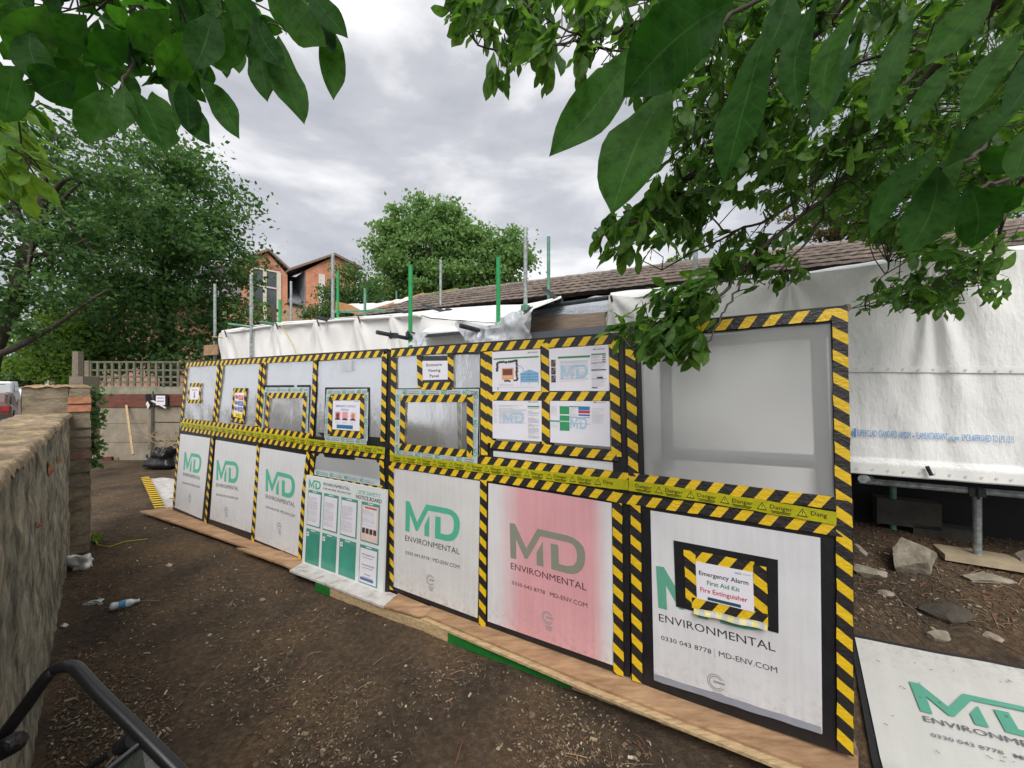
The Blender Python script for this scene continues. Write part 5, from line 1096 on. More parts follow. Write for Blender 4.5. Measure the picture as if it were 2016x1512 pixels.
# ------------------------------------------------------------------ brick houses beyond
HV = V3(.72, .69, 0); HN = V3(-.69, .72, 0); H0 = Zp(483, 600, 27)
HM = V3(HV[1], -HV[0], 0)                            # facing the camera side
def Hp(x, y, off=0):
    r = ray(x, y); nrm = HM; k = (H0 - E0).dot(nrm); return E0 + r * ((k + off) / r.dot(nrm))
def Huv(p): return (p.dot(HV), p[2])
def hpoly(name, pts, mat, par, off=0, depth=4.5, back=None):
    P = [Hp(x, y, off) for x, y in pts]; bk = [p + HN * depth for p in P]; n = len(P); mb = MB()
    mb.add(P, [tuple(range(n))], 0, [Huv(p) for p in P])
    for i in range(n):
        j = (i + 1) % n; q = [P[i], P[j], bk[j], bk[i]]; mb.add(q, [(0, 3, 2, 1)], 0, [(p.dot(HN) + p.dot(HV) * .3, p[2]) for p in q])
    return mb.build(name, mat, par)
house = empty('brick_house', H0 * V3(1, 1, 0), 'red brick house with two gables and slate roofs beyond the left tree', 'house')
hpoly('gable_wall', [(483, 760), (566, 760), (566, 541), (527, 497), (483, 522)], redbrick, house)
hpoly('gable_wall', [(602, 760), (700, 760), (700, 520), (657, 505), (602, 532)], redbrick, house, .6, 5.1)
hpoly('lower_wall', [(440, 760), (483, 760), (483, 598), (440, 598)], redbrick, house, -.5)
hpoly('lower_wall', [(566, 760), (603, 760), (603, 602), (566, 597)], buffbrick, house, -.05, 1)
hpoly('brick_band', [(488, 760), (600, 760), (602, 603), (566, 597), (566, 610), (488, 600)], buffbrick, house, .03, .05)
def roofslab(par, a, b, over=.25, depth=4.7, th=.14, off=0):
    A_, B_ = Hp(*a, off), Hp(*b, off); mb = MB(); f = [A_ - HN * over, B_ - HN * over, B_ + HN * depth, A_ + HN * depth]; mb.prism(f, V3(0, 0, th)); mb.build('slate_roof', slate, par)
    mb = MB(); mb.prism([A_ - HN * (over + .03) + V3(0, 0, -.02), B_ - HN * (over + .03) + V3(0, 0, -.02), B_ - HN * (over + .03) + V3(0, 0, .16), A_ - HN * (over + .03) + V3(0, 0, .16)], HN * .03); mb.build('barge_board', M('dark_barge', (.26, .17, .13), .7), par)
roofslab(house, (460, 517), (527.5, 495)); roofslab(house, (527.5, 495), (572, 536)); roofslab(house, (567, 534), (657, 503), off=.6); roofslab(house, (657, 503), (710, 530), off=.6)
mb = MB(); a_, b_ = Hp(420, 492), Hp(700, 540); a_, b_ = Hp(438, 496) + HN * 4.2, Hp(640, 532) + HN * 4.2; dn_ = V3(0, 0, -3) - HN * 3.5; mb.prism([a_ - HV * 6, b_, b_ + dn_, a_ + dn_ - HV * 6], V3(0, 0, .1) + HN * .1); mb.build('main_slate_roof', slate, house)
mb = MB(); mb.tube([a_ - HV * 6, b_], .12, 8); mb.build('red_ridge', M('red_ridge', (.36, .11, .07), .8), house)
mb = MB(); mb.prism([Hp(567, 595, .1), Hp(606, 603, .1), Hp(603, 575, -2.2), Hp(580, 565, -2.2)], V3(0, 0, .12)); mb.build('lean_to_roof', slate, house)
mb = MB(); mb.prism([Hp(566, 598, .16), Hp(606, 606, .16), Hp(606, 603, .16), Hp(566, 595, .16)], -HN * -.15); mb.build('gutter', blackpl, house)
mb = MB(); mb.tube([Hp(604, 604, .2), Hp(603.5, 700, .2)], .06, 6); mb.build('downpipe', blackpl, house)
fr_c = M('cream_frame', (.68, .62, .50), .5, 0, .05, 5, 0)
wn_ = hpoly('window', [(497, 640), (552, 645), (552, 536), (497, 526)], glassd, house, .03, .1)
for q in (((495, 640), (498.5, 640), (498.5, 523), (495, 522)), ((518, 642), (525, 643), (525, 532), (518, 531)), ((545, 645), (553.5, 646), (553.5, 538), (545, 536)), ((497, 528), (552, 538), (552, 535), (497, 525)), ((524, 566), (546, 570), (546, 567), (524, 563)), ((498, 562), (519, 565), (519, 562), (498, 559))): hpoly('frame_bar', q, fr_c, wn_, .09, .06)
ln_ = hpoly('lintel', [(496, 524), (552, 533), (552, 524), (496, 515)], brickmat('soldier_course', (.45, .15, .08), (.36, .10, .06), (.45, .36, .3), 1), house, .03, .05)
hpoly('side_window', [(628, 640), (640, 640), (640, 541), (628, 539)], whitep, house, .66, .06)
# zinc side cheek between the gables
P = [Hp(602, 760, .6) - HV * .02, Hp(602, 533, .6) - HV * .02]; mb = MB(); q_ = [P[0], P[1], P[1] + HN * 3.6, P[0] + HN * 3.6]; mb.prism(q_, -HV * .03); mb.build('zinc_cheek', M('zinc', (.24, .26, .29), .7, 0, .25, 1.2, .1, 5), house)
# paler house behind the left tree
hs2 = empty('brick_house', Zp(215, 760, 24) * V3(1, 1, 0), 'pale red brick house mostly hidden behind the big tree on the left', 'house')
def hb(name, x0, y0, x1, y1, Z0, Z1, mat, par, th=.2):
    P = [Zp(x0, y1, Z0), Zp(x1, y1, Z1), Zp(x1, y0, Z1), Zp(x0, y0, Z0)]; t_ = P[1] - P[0]; t_ /= np.linalg.norm(t_); mb = MB(); mb.add(P, [(0, 1, 2, 3)], 0, [(p.dot(t_), p[2]) for p in P]); mb.prism([p + V3(0, .01, 0) for p in P], V3(-.3, th, 0)); return mb.build(name, mat, par)
hb('wall', 158, 548, 420, 775, 24, 28, pinkbrick, hs2, 4)
for x0, x1 in ((184, 200), (232, 246)): w2 = hb('window', x0, 585, x1, 628, 23.85, 24.6, glassd, hs2, .05)
hb('roof', 150, 520, 426, 550, 23.6, 28, slate, hs2, 4)
mb = MB(); mb.prism([Zp(88, 760, 20), Zp(96, 760, 20), Zp(96, 636, 20), Zp(88, 638, 20)], V3(0, .25, 0)); tag(mb.build('brick_pillar', pinkbrick), 'tall narrow brick chimney stack beyond the lime green bush', 'chimney')
# ------------------------------------------------------------------ street: cars and bollards
def car(name, label, cat, x, ybase, Z, ln, wd_, ht, prof, col, van=False):
    t = empty(name, (0, 0, 0), label, cat); base = Zp(x, 756, Z); zb = gz(base[0], base[1], False) + .02; t.location = (base[0], base[1], zb); bpy.context.view_layer.update()
    fw, rt = WD, V3(WD[1], -WD[0], 0)
    body = M('paint_' + label.split()[0], col, .25, .1, .05, 3, 0); gl_ = glassd
    def P(l, s, z): return base * V3(1, 1, 0) + fw * l * ln / 2 + rt * s * wd_ / 2 + V3(0, 0, zb + z * ht)
    n = len(prof); V_ = []
    for s, k in ((-1, .0), (-.92, 1), (.92, 1), (1, 0)): pass
    rings = []
    for s in (-1, -.9, .9, 1):
        for (l, z) in prof: q = .93 if abs(s) == 1 and z > .55 else 1; V_.append(P(l * (1 if abs(s) < 1 else .985), s * (.82 if (z > .62 and not van) else 1), z * (1 if abs(s) < 1 else .985) + .005))
    mb = MB(); F_ = [(a * n + i, a * n + (i + 1) % n, (a + 1) * n + (i + 1) % n, (a + 1) * n + i) for a in range(3) for i in range(n)] + [tuple(range(n))[::-1], tuple(3 * n + i for i in range(n))]
    mb.add(V_, F_); mb.build('body', body, t)
    zt = .60 if not van else .56; mb = MB(); s_ = .86 if not van else 1.01
    mb.prism([P(-.98 if van else -.86, -.7, zt), P(-.98 if van else -.86, .7, zt), P(-.985 if van else -.70, .62, .90), P(-.985 if van else -.70, -.62, .90)], -fw * .04); mb.build('rear_window', gl_, t)
    for s in (-1, 1): mb = MB(); mb.prism([P(-.55, s * s_, zt + .02), P(.25, s * s_, zt + .02), P(.12, s * s_ * .97, .90), P(-.45, s * s_ * .97, .90)], rt * s * .03); mb.build('side_window', gl_, t)
    for l in (-.62, .62):
        for s in (-.92, .92):
            c = P(l, s, 0) + V3(0, 0, .32); mb = MB(); mb.tube([c - rt * .11, c + rt * .11], .32, 18); wh_ = mb.build('wheel', blackpl, t); mb = MB(); mb.tube([c - rt * .118, c + rt * .118], .19, 12); mb.build('rim', greypaint, wh_)
    for s in (-.78, .78): mb = MB(); mb.box(P(-.995, s, .50), .25, .06, .16 * ht, (rt, fw, V3(0, 0, 1))); mb.build('tail_light', M('tail_red', (.35, .02, .02), .25, 0, .1, 5, 0), t)
    mb = MB(); mb.box(P(-1.0, 0, .2), wd_ * .95, .08, .12 * ht, (rt, fw, V3(0, 0, 1))); mb.build('bumper', M('dark_bumper', (.04, .04, .04), .6), t)
    mb = MB(); mb.box(P(-1.005, 0, .36), .5, .02, .11, (rt, fw, V3(0, 0, 1))); mb.build('number_plate', M('plate', (.6, .5, .08), .5), t)
    return t
suv = [(-1, .2), (-1, .58), (-.92, .72), (-.80, .97), (-.6, 1), (.1, 1), (.35, .66), (.9, .58), (1, .45), (1, .2)]
vanp = [(-1, .15), (-1, .93), (-.96, 1), (.35, 1), (.62, .62), (.95, .5), (1, .35), (1, .15)]
car('van', 'white delivery van parked furthest left on the street', 'van', -2, 795, 36, 5.2, 2.0, 2.3, vanp, (.62, .65, .66), True)
car('parked_car', 'white hatchback parked just beyond the van', 'car', 34, 790, 44, 4.3, 1.8, 1.55, suv, (.60, .61, .62))
car('parked_car', 'silver car furthest down the street beyond the white hatchback', 'car', 50, 785, 55, 4.3, 1.8, 1.6, suv, (.35, .37, .38))
car('parked_car', 'dark blue car half hidden behind the wall pier', 'car', 76, 800, 31, 4.2, 1.75, 1.5, suv, (.04, .06, .08))
car('parked_car', 'orange red car nearest on the street at the left edge', 'car', -20, 840, 20, 4.2, 1.8, 1.5, suv, (.10, .05, .04))
for k, (x, y0, y1, Z) in enumerate(((41, 783, 820, 17), (64, 789, 817, 18.5))):
    t = empty('bollard', Zp(x, y1, Z) , 'grey timber bollard at the kerb, %s of the pair' % ('left' if k == 0 else 'right'), 'bollard', 'bollards at the kerb')
    a_ = Zp(x, y1, Z); a_[2] = 0; b_ = Zp(x, y0, Z); mb = MB(); mb.tube([a_, b_ - V3(0, 0, .05)], .075, 8); mb.build('post', oldwood, t); mb = MB(); mb.tube([b_ - V3(0, 0, .05), b_], [.078, .04], 8); mb.build('top', oldwood, t)

# ------------------------------------------------------------------ trees
def leaf_quads(name, C, size, mat, par, droop=.3, aspect=.55, seed=0):
    """many small folded leaves; C is an (n,3) array of positions"""
    g = np.random.default_rng(seed); n = len(C); d = g.normal(size=(n, 3)); d[:, 2] -= droop; d /= np.linalg.norm(d, axis=1)[:, None]
    s = np.cross(d, g.normal(size=(n, 3))); s /= np.linalg.norm(s, axis=1)[:, None]; nn = np.cross(d, s); L_ = size * g.uniform(.65, 1.3, n)[:, None]; W_ = L_ * aspect
    V_ = np.empty((n, 5, 3)); V_[:, 0] = C; V_[:, 1] = C + d * L_ * .45 + s * W_ * .5 + nn * W_ * .12; V_[:, 2] = C + d * L_; V_[:, 3] = C + d * L_ * .45 - s * W_ * .5 + nn * W_ * .12; V_[:, 4] = C + d * L_ * .5
    V_ = V_.reshape(-1, 3) - origin(par); b = np.arange(n)[:, None] * 5
    tri = np.concatenate([b + [0, 1, 4], b + [1, 2, 4], b + [0, 4, 3], b + [4, 2, 3]], 1).reshape(-1, 3)
    me = bpy.data.meshes.new(name); me.vertices.add(len(V_)); me.vertices.foreach_set('co', V_.ravel()); me.loops.add(tri.size); me.loops.foreach_set('vertex_index', tri.ravel().astype(np.int32))
    me.polygons.add(len(tri)); me.polygons.foreach_set('loop_start', np.arange(0, tri.size, 3, dtype=np.int32)); me.polygons.foreach_set('loop_total', np.full(len(tri), 3, dtype=np.int32)); me.materials.append(mat); me.update(); me.validate()
    return link(name, me, par)
def crown_points(blobs, n, clump=.35, seed=0, shell=.55):
    g = np.random.default_rng(seed); vol = np.array([b[3] * b[4] * b[5] for b in blobs]) ** .8; pr = vol / vol.sum(); out_ = []; nc = max(14, int(n / 75))
    k = g.choice(len(blobs), nc, p=pr); B_ = np.array(blobs)[k]; v = g.normal(size=(nc, 3)); v /= np.linalg.norm(v, axis=1)[:, None]; r = g.uniform(shell ** 2, 1.0, nc) ** .5; r = np.where(g.random(nc) < .15, r * 1.16, r)
    cc = B_[:, :3] + v * B_[:, 3:6] * r[:, None]; w_ = g.integers(0, nc, n); sc = clump * g.uniform(.5, 1.3, nc)
    return cc[w_] + g.normal(size=(n, 3)) * sc[w_][:, None] * V3(1, 1, .42), cc
def tree(name, label, blobs, n, size, mat, trunk, seed=0, clump=.35, shell=.55, cat='tree', limbs=14, group=None, droop=.3):
    base = np.array(trunk[0]); t = empty(name, base, label, cat, group); P, cc = crown_points(blobs, n, clump, seed, shell)
    bpy.context.view_layer.update(); leaf_quads('crown', P, size, mat, t, droop, .6, seed)
    pts_ = [np.array(p) for p in trunk]; r0 = trunk_r = np.linalg.norm(pts_[-1] - pts_[0]) * .035; mb = MB(); mb.tube(smooth(pts_, 4), list(np.linspace(r0, r0 * .35, 4 * (len(pts_) - 1) + 1)), 10)
    mb.build('trunk', bark, t, True); rr = random.Random(seed)
    for i in range(limbs):
        tp = pts_[-1] * rr.uniform(.3, 1) ** .6 if False else pts_[max(0, len(pts_) - 2)] + (pts_[-1] - pts_[max(0, len(pts_) - 2)]) * rr.random(); e_ = cc[rr.randrange(len(cc))]; m_ = (tp + e_) / 2 + V3(0, 0, rr.uniform(0, .3)); mb = MB(); mb.tube(smooth([tp, m_, e_], 3), list(np.linspace(r0 * .35, .012, 7)), 6, cap=False); mb.build('limb', bark, t, True)
    return t
def blob(x, y, Z, rx_px, ry_px, rd): c = Zp(x, y, Z); return (c[0], c[1], c[2], rx_px * Z / FPX, rd, ry_px * Z / FPX)
# big dark tree left of the brick house
Z = 13
tree('maple_tree', 'large dark green maple tree rising behind the lattice trellis', [blob(330, 420, Z, 110, 115, 2.0), blob(250, 500, Z, 110, 110, 2), blob(400, 500, Z, 85, 75, 1.8), blob(330, 620, Z, 130, 80, 2), blob(450, 420, Z, 42, 32, 1), blob(300, 330, Z, 80, 55, 1.5), blob(390, 340, Z, 50, 60, 1.2), blob(245, 680, Z, 90, 50, 1.6), blob(480, 395, Z, 24, 16, .6), blob(150, 420, Z, 60, 80, 1.5), blob(440, 610, Z, 50, 45, .9), blob(490, 600, Z, 22, 14, .4), blob(500, 632, Z, 24, 12, .4), blob(380, 700, Z, 90, 40, 1.2)],
     30000, .165, leaf_dark, [(Zp(330, 900, Z)[0], Z, 0), Zp(332, 700, Z), Zp(325, 560, Z), Zp(320, 420, Z)], 1, .40, .5)
# nearer tree at the far left with dark leaning trunk
Z = 9.5
tl = tree('street_tree', 'dark trunked tree with slanting limbs at the far left edge over the street', [blob(60, 330, Z, 90, 90, 1.4), blob(150, 470, Z, 80, 55, 1.2), blob(30, 470, Z, 90, 70, 1.3), blob(120, 570, Z, 90, 30, 1), blob(10, 590, Z, 60, 50, 1), blob(30, 650, Z, 60, 24, .7), blob(200, 330, Z, 60, 60, 1.2)],
     10000, .125, leaf_dark, [(Zp(-60, 900, Z)[0], Z, 0), Zp(-20, 700, Z), Zp(25, 600, Z), Zp(52, 500, Z), Zp(95, 380, Z)], 2, .26, .4)
for P_ in ([(-10, 700), (40, 680), (110, 640), (180, 590), (215, 570)], [(30, 580), (20, 540), (-15, 520)], [(52, 500), (110, 500), (170, 470)], [(60, 480), (30, 420), (-10, 380)]):
    mb = MB(); mb.tube(smooth([Zp(x, y, Z) for x, y in P_], 4), list(np.linspace(.085, .02, 4 * (len(P_) - 1) + 1)), 8); mb.build('limb', bark, tl, True)
Z = 12
tree('garden_bush', 'lime green leafy bush beyond the low wall pier', [blob(120, 650, Z, 55, 60, 1), blob(100, 705, Z, 45, 45, 1), blob(160, 690, Z, 40, 50, .8), blob(140, 730, Z, 60, 24, .8)], 12000, .12, leaf_lime, [(Zp(125, 900, Z)[0], Z, 0), Zp(125, 760, Z), Zp(125, 690, Z)], 3, .25, .3, 'bush', 6)
Z = 60
tree('street_tree', 'distant green tree over the parked cars down the street', [blob(30, 725, Z, 45, 38, 6), blob(70, 735, Z, 30, 24, 4), blob(0, 730, Z, 40, 28, 5), blob(85, 760, Z, 16, 18, 3)], 5000, .7, leaf_far, [(Zp(40, 790, Z)[0], Z, -.3), Zp(40, 750, Z), Zp(35, 720, Z)], 4, 1.0, .3)
Z = 30
tree('ash_tree', 'broad bright green ash tree beyond the tiled roof, centre of the photo', [blob(835, 425, Z, 30, 40, 1.6), blob(885, 430, Z, 26, 36, 1.5), blob(800, 455, Z, 30, 40, 1.6), blob(765, 450, Z, 22, 30, 1.2), blob(752, 500, Z, 24, 30, 1.4), blob(780, 515, Z, 38, 42, 2), blob(850, 480, Z, 50, 44, 2.4), blob(905, 478, Z, 38, 40, 2), blob(945, 470, Z, 30, 32, 1.5), blob(975, 500, Z, 34, 36, 1.6), blob(1010, 475, Z, 20, 24, 1), blob(1022, 520, Z, 28, 36, 1.5), blob(900, 535, Z, 60, 34, 2.4), blob(830, 550, Z, 60, 36, 2.4), blob(970, 545, Z, 50, 28, 2), blob(760, 570, Z, 40, 34, 1.8), blob(870, 585, Z, 80, 26, 2)],
     34000, .33, leaf_mid, [(Zp(880, 760, Z)[0], Z, 0), Zp(880, 640, Z), Zp(875, 540, Z), Zp(870, 470, Z)], 5, .50, .45, droop=.5)
Z = 22
tree('small_tree', 'dark feathery small tree between the brick house and ash tree', [blob(692, 560, Z, 38, 40, 1.3), blob(670, 600, Z, 50, 36, 1.3), blob(720, 590, Z, 40, 45, 1.2), blob(640, 625, Z, 34, 20, 1)], 10000, .14, leaf_dark, [(Zp(690, 800, Z)[0], Z, 0), Zp(690, 640, Z), Zp(690, 580, Z)], 6, .3, .4)
Z = 18
tree('rowan_tree', 'reddish green rowan tree behind the roof ridge seen through the magnolia', [blob(1600, 400, Z, 60, 45, 1.2), blob(1650, 440, Z, 60, 40, 1.2), blob(1600, 460, Z, 50, 20, 1), blob(1700, 380, Z, 70, 60, 1.4)], 5000, .14, leaf_berry, [(Zp(1640, 760, Z)[0], Z, 0), Zp(1640, 560, Z), Zp(1640, 430, Z)], 7, .28, .3)
tree('yellow_bush', 'small yellow green treetop just above the roof ridge', [blob(1330, 518, 20, 26, 12, .6)], 900, .13, leaf_lime, [(Zp(1330, 760, 20)[0], 20, 0), Zp(1330, 600, 20), Zp(1330, 530, 20)], 8, .14, .2, limbs=4)
Z = 14
tree('background_tree', 'tall dense tree behind the bungalow at the upper right', [blob(1900, 200, Z, 260, 200, 2), blob(1750, 330, Z, 120, 80, 1.5), blob(2050, 380, Z, 150, 80, 2), blob(1950, 420, Z, 80, 36, 1)], 15000, .15, leaf_dark, [(Zp(1950, 760, Z)[0], Z, 0), Zp(1940, 500, Z), Zp(1920, 250, Z)], 9, .5, .3)
# ivy and weeds
def leafpatch(name, label, cat, pts, n, size, mat, spread, seed, stem=True):
    g = np.random.default_rng(seed); B_ = np.array([Zp(*p) for p in pts]); k = g.integers(0, len(B_), n); P = B_[k] + g.normal(size=(n, 3)) * spread
    t = empty(name, B_[np.argmin(B_[:, 2])], label, cat); bpy.context.view_layer.update(); leaf_quads('leaves', P, size, mat, t, .4, .8, seed)
    mb = MB(); mb.tube([B_[i] for i in np.argsort(-B_[:, 2])][::max(1, len(B_) // 8)], .006, 5); mb.build('stem', bark, t)
leafpatch('ivy', 'dark ivy climbing the yard side of the brick pier', 'ivy', [(186, 772, 4.5), (190, 790, 4.5), (182, 800, 4.5), (185, 830, 4.5), (192, 815, 4.5), (190, 840, 4.5), (180, 860, 4.5), (183, 885, 4.5), (179, 905, 4.5), (184, 915, 4.5), (178, 880, 4.5)], 330, .06, leaf_dark, .045, 21)
leafpatch('weed', 'low green weed at the foot of the garden wall', 'weed', [(170, 1060, 4.6), (180, 1068, 4.5), (165, 1072, 4.5)], 160, .05, leaf_lime, .05, 22)
leafpatch('nettles', 'green nettles growing beside the wedge shaped rock', 'weeds', [(1700, 1090, 3.6), (1712, 1078, 3.7), (1725, 1090, 3.7), (1740, 1080, 3.8), (1695, 1075, 3.8)], 160, .07, leaf_mid, .06, 23)

# ------------------------------------------------------------------ the magnolia overhead
mag = empty('magnolia_tree', (2.6, -.7, 0), 'magnolia tree with big oval leaves overhanging the yard from the upper right', 'tree'); bpy.context.view_layer.update()
TT = np.array([0, .05, .12, .20, .29, .38, .48, .58, .67, .76, .83, .89, .94, .97, 1.0]); WW = np.array([.03, .14, .32, .52, .71, .86, .96, 1.0, .97, .86, .68, .46, .24, .11, .0])
def big_leaves(name, base, dirv, nrm, Ls, Ws, mat, curl, seed=0):
    g = np.random.default_rng(seed); base = np.asarray(base, float); n = len(base); d = dirv / np.linalg.norm(dirv, axis=1)[:, None]; s = np.cross(d, nrm); s /= np.linalg.norm(s, axis=1)[:, None] + 1e-9; m_ = np.cross(s, d)
    K = len(TT); V_ = np.empty((n, K, 5, 3)); fold = g.uniform(.08, .28, n); cu = curl * g.uniform(-.3, 1.2, n); wav = g.uniform(0, 6.28, n); sidec = g.normal(0, .05, n)
    for i, (t_, w_) in enumerate(zip(TT, WW)):
        c = base + d * (t_ * Ls)[:, None] - m_ * (cu * t_ * t_ * Ls)[:, None] + s * (sidec * math.sin(t_ * 3.14) * Ls)[:, None]
        for j, k in enumerate((-1, -.5, 0, .5, 1)):
            lift = fold * abs(k) * w_ * Ws * .5 + .10 * Ws * w_ * abs(k) * np.sin(t_ * 11 + wav + k * 1.5) * (abs(k) > .7)
            V_[:, i, j] = c + s * (k * w_ * Ws * .5)[:, None] + m_ * lift[:, None]
    V_ = V_.reshape(-1, 3) - origin(mag); q = []
    for i in range(K - 1):
        for j in range(4): q.append([i * 5 + j, i * 5 + j + 1, (i + 1) * 5 + j + 1, (i + 1) * 5 + j])
    Q = (np.arange(n)[:, None, None] * K * 5 + np.array(q)[None]).reshape(-1, 4)
    me = bpy.data.meshes.new(name); me.vertices.add(len(V_)); me.vertices.foreach_set('co', V_.ravel()); me.loops.add(Q.size); me.loops.foreach_set('vertex_index', Q.ravel().astype(np.int32)); me.polygons.add(len(Q))
    me.polygons.foreach_set('loop_start', np.arange(0, Q.size, 4, dtype=np.int32)); me.polygons.foreach_set('loop_total', np.full(len(Q), 4, dtype=np.int32)); me.polygons.foreach_set('use_smooth', np.ones(len(Q), bool)); me.materials.append(mat)
    uvv = np.array([(k_, t_) for t_ in TT for k_ in (-1, -.5, 0, .5, 1)]); ul = me.uv_layers.new(name='UVMap'); ul.data.foreach_set('uv', uvv[Q.ravel() % (K * 5)].ravel()); me.update()
    return link(name, me, mag)
# hand placed large leaves: base px, tip px, depth at base and tip, width px
BL = [(1250, 88, 1088, 292, .80, .74, 84), (1322, 165, 1203, 408, .72, .68, 118), (1445, 0, 1232, 186, .62, .66, 128), (1512, 50, 1408, 332, .70, .68, 84), (1612, -10, 1572, 206, .85, .82, 52), (1702, -10, 1628, 222, .88, .84, 50),
      (1800, 20, 1725, 236, .95, .9, 44), (1845, 328, 1790, 492, .95, .92, 74), (1905, 360, 1916, 486, .95, .95, 60), (1925, 378, 2016, 408, .95, .95, 50), (1852, 290, 1718, 466, 1.0, .96, 44), (2020, 50, 1890, 250, .85, .8, 48), (2030, 190, 1870, 320, .9, .86, 44),
      (2030, 240, 1995, 350, .8, .78, 44), (1560, -30, 1510, 100, .7, .7, 60), (1960, -20, 1840, 110, .75, .72, 60), (2050, 60, 1985, 220, .8, .76, 56), (1870, 120, 1795, 230, .95, .9, 38), (1690, 70, 1600, 260, 1.05, 1.0, 40), (2040, 330, 1930, 300, .9, .9, 50), (1900, 300, 1800, 420, 1.0, .95, 54), (1860, 340, 1850, 470, 1.05, 1.0, 40)]
LL = [(548, 70, 600, 240, 1.15, 1.1, 58), (640, 30, 656, 186, 1.2, 1.15, 46), (610, 10, 655, 110, 1.2, 1.15, 52), (500, 70, 517, 182, 1.15, 1.1, 50), (600, -30, 678, 62, 1.15, 1.1, 44), (455, 70, 470, 138, 1.2, 1.15, 40), (490, 60, 420, 130, 1.1, 1.1, 52), (392, 152, 466, 268, 1.1, 1.05, 44), (330, 176, 412, 284, 1.15, 1.1, 44),
      (355, 160, 372, 250, 1.1, 1.08, 42), (265, 176, 330, 282, 1.1, 1.05, 74), (212, 174, 168, 276, 1.1, 1.05, 58), (245, 168, 234, 250, 1.05, 1.0, 42), (300, 180, 350, 260, 1.2, 1.15, 40), (180, 130, 110, 210, 1.1, 1.1, 60), (380, 60, 312, 150, 1.05, 1.05, 60), (420, 20, 380, 130, 1.05, 1.0, 60), (330, 20, 262, 96, 1.05, 1.05, 58), (250, 60, 165, 120, 1.1, 1.1, 54), (170, 30, 95, 110, 1.05, 1.05, 58), (90, 10, 20, 110, 1.0, 1.0, 66), (60, 60, 95, 170, 1.0, 1.0, 58), (30, 130, 5, 240, 1.0, 1.0, 58), (40, 0, 60, 110, 1.1, 1.1, 54), (420, 90, 446, 140, 1.2, 1.15, 60),
      (440, -20, 520, 80, 1.1, 1.1, 60), (520, -20, 600, 60, 1.2, 1.15, 56), (560, -30, 640, 90, 1.15, 1.1, 62), (150, 150, 60, 180, 1.0, 1.0, 62), (500, 20, 560, 130, 1.1, 1.05, 46)]
def hand(name, lst, mat, seed):
    g = np.random.default_rng(seed); b = np.array([Zp(x, y, z0) for x, y, _, _, z0, z1, w_ in lst]); e_ = np.array([Zp(x, y, z1) for _, _, x, y, z0, z1, w_ in lst]); d = e_ - b; Ls = np.linalg.norm(d, axis=1); Ws = np.array([w_ * (z0 + z1) / 2 / FPX for _, _, _, _, z0, z1, w_ in lst])
    nr = -np.array([ray((l[0] + l[2]) / 2, (l[1] + l[3]) / 2) for l in lst]) + g.normal(0, .25, (len(lst), 3)); big_leaves(name, b, d, nr, Ls, Ws * 1.05, mat, .12, seed)
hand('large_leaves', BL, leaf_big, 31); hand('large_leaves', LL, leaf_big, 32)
def inside(x, y, poly):
    c = False; j = len(poly) - 1
    for i in range(len(poly)):
        if (poly[i][1] > y) != (poly[j][1] > y) and x < (poly[j][0] - poly[i][0]) * (y - poly[i][1]) / (poly[j][1] - poly[i][1]) + poly[i][0]: c = not c
        j = i
    return c
# leafy twigs: regions of the crown with their density, depth range and leaf length
REG = [  # polygon, whorls, depth0, depth1, leaf length, fall direction
    ([(840, -30), (880, 20), (900, 60), (935, 55), (960, 130), (985, 170), (1010, 120), (1045, 190), (1060, 150), (1110, 130), (1190, 150), (1270, 170), (1400, 60), (1400, -40)], 130, 1.6, 2.4, .13, (-.1, -1)),
    ([(1230, 150), (1280, 260), (1330, 330), (1420, 380), (1560, 330), (1700, 330), (2030, 300), (2040, -40), (1400, -40)], 620, 1.7, 3.2, .115, (-.35, -1)),
    ([(1150, 440), (1190, 400), (1260, 400), (1300, 340), (1400, 330), (1420, 420), (1330, 480), (1270, 510), (1180, 510)], 46, 1.9, 2.5, .12, (-.3, -1)),
    ([(1240, 410), (1420, 380), (1540, 330), (1640, 400), (1560, 480), (1400, 520), (1290, 500)], 60, 2.0, 3.0, .11, (-.3, -1)),
    ([(1640, 330), (2030, 290), (2030, 470), (1940, 540), (1800, 540), (1700, 490), (1620, 420)], 170, 2.0, 3.0, .11, (-.4, -1)),
    ([(1330, 580), (1390, 520), (1480, 500), (1560, 480), (1500, 540), (1420, 590), (1350, 640)], 34, 1.9, 2.2, .10, (-.5, -1)),
    ([(1195, 660), (1230, 610), (1300, 570), (1370, 560), (1400, 610), (1350, 650), (1300, 680), (1225, 690)], 46, 1.7, 1.95, .105, (-.6, -1)),
    ([(1250, 700), (1300, 660), (1395, 660), (1390, 690), (1310, 700)], 12, 1.65, 1.8, .115, (-.3, -1)),
    ([(1685, 600), (1730, 560), (1800, 545), (1900, 520), (1965, 545), (1970, 590), (1900, 625), (1840, 615), (1760, 610)], 60, 2.0, 2.4, .085, (-.5, -1)),
    ([(1480, 560), (1560, 540), (1640, 520), (1560, 560)], 5, 2.0, 2.3, .08, (-.5, -1)),
]
LREG = [([(-20, -40), (430, -40), (430, 90), (400, 150), (300, 170), (200, 150), (100, 190), (60, 240), (-20, 330)], 52, 1.15, 1.8, .135, (.15, -1)),
        ([(-20, 200), (60, 190), (110, 260), (100, 330), (60, 360), (-20, 380)], 16, 1.3, 1.8, .135, (.5, -1)), ([(330, -40), (620, -40), (560, 40), (460, 70), (350, 60)], 13, 1.3, 1.9, .13, (.3, -1))]
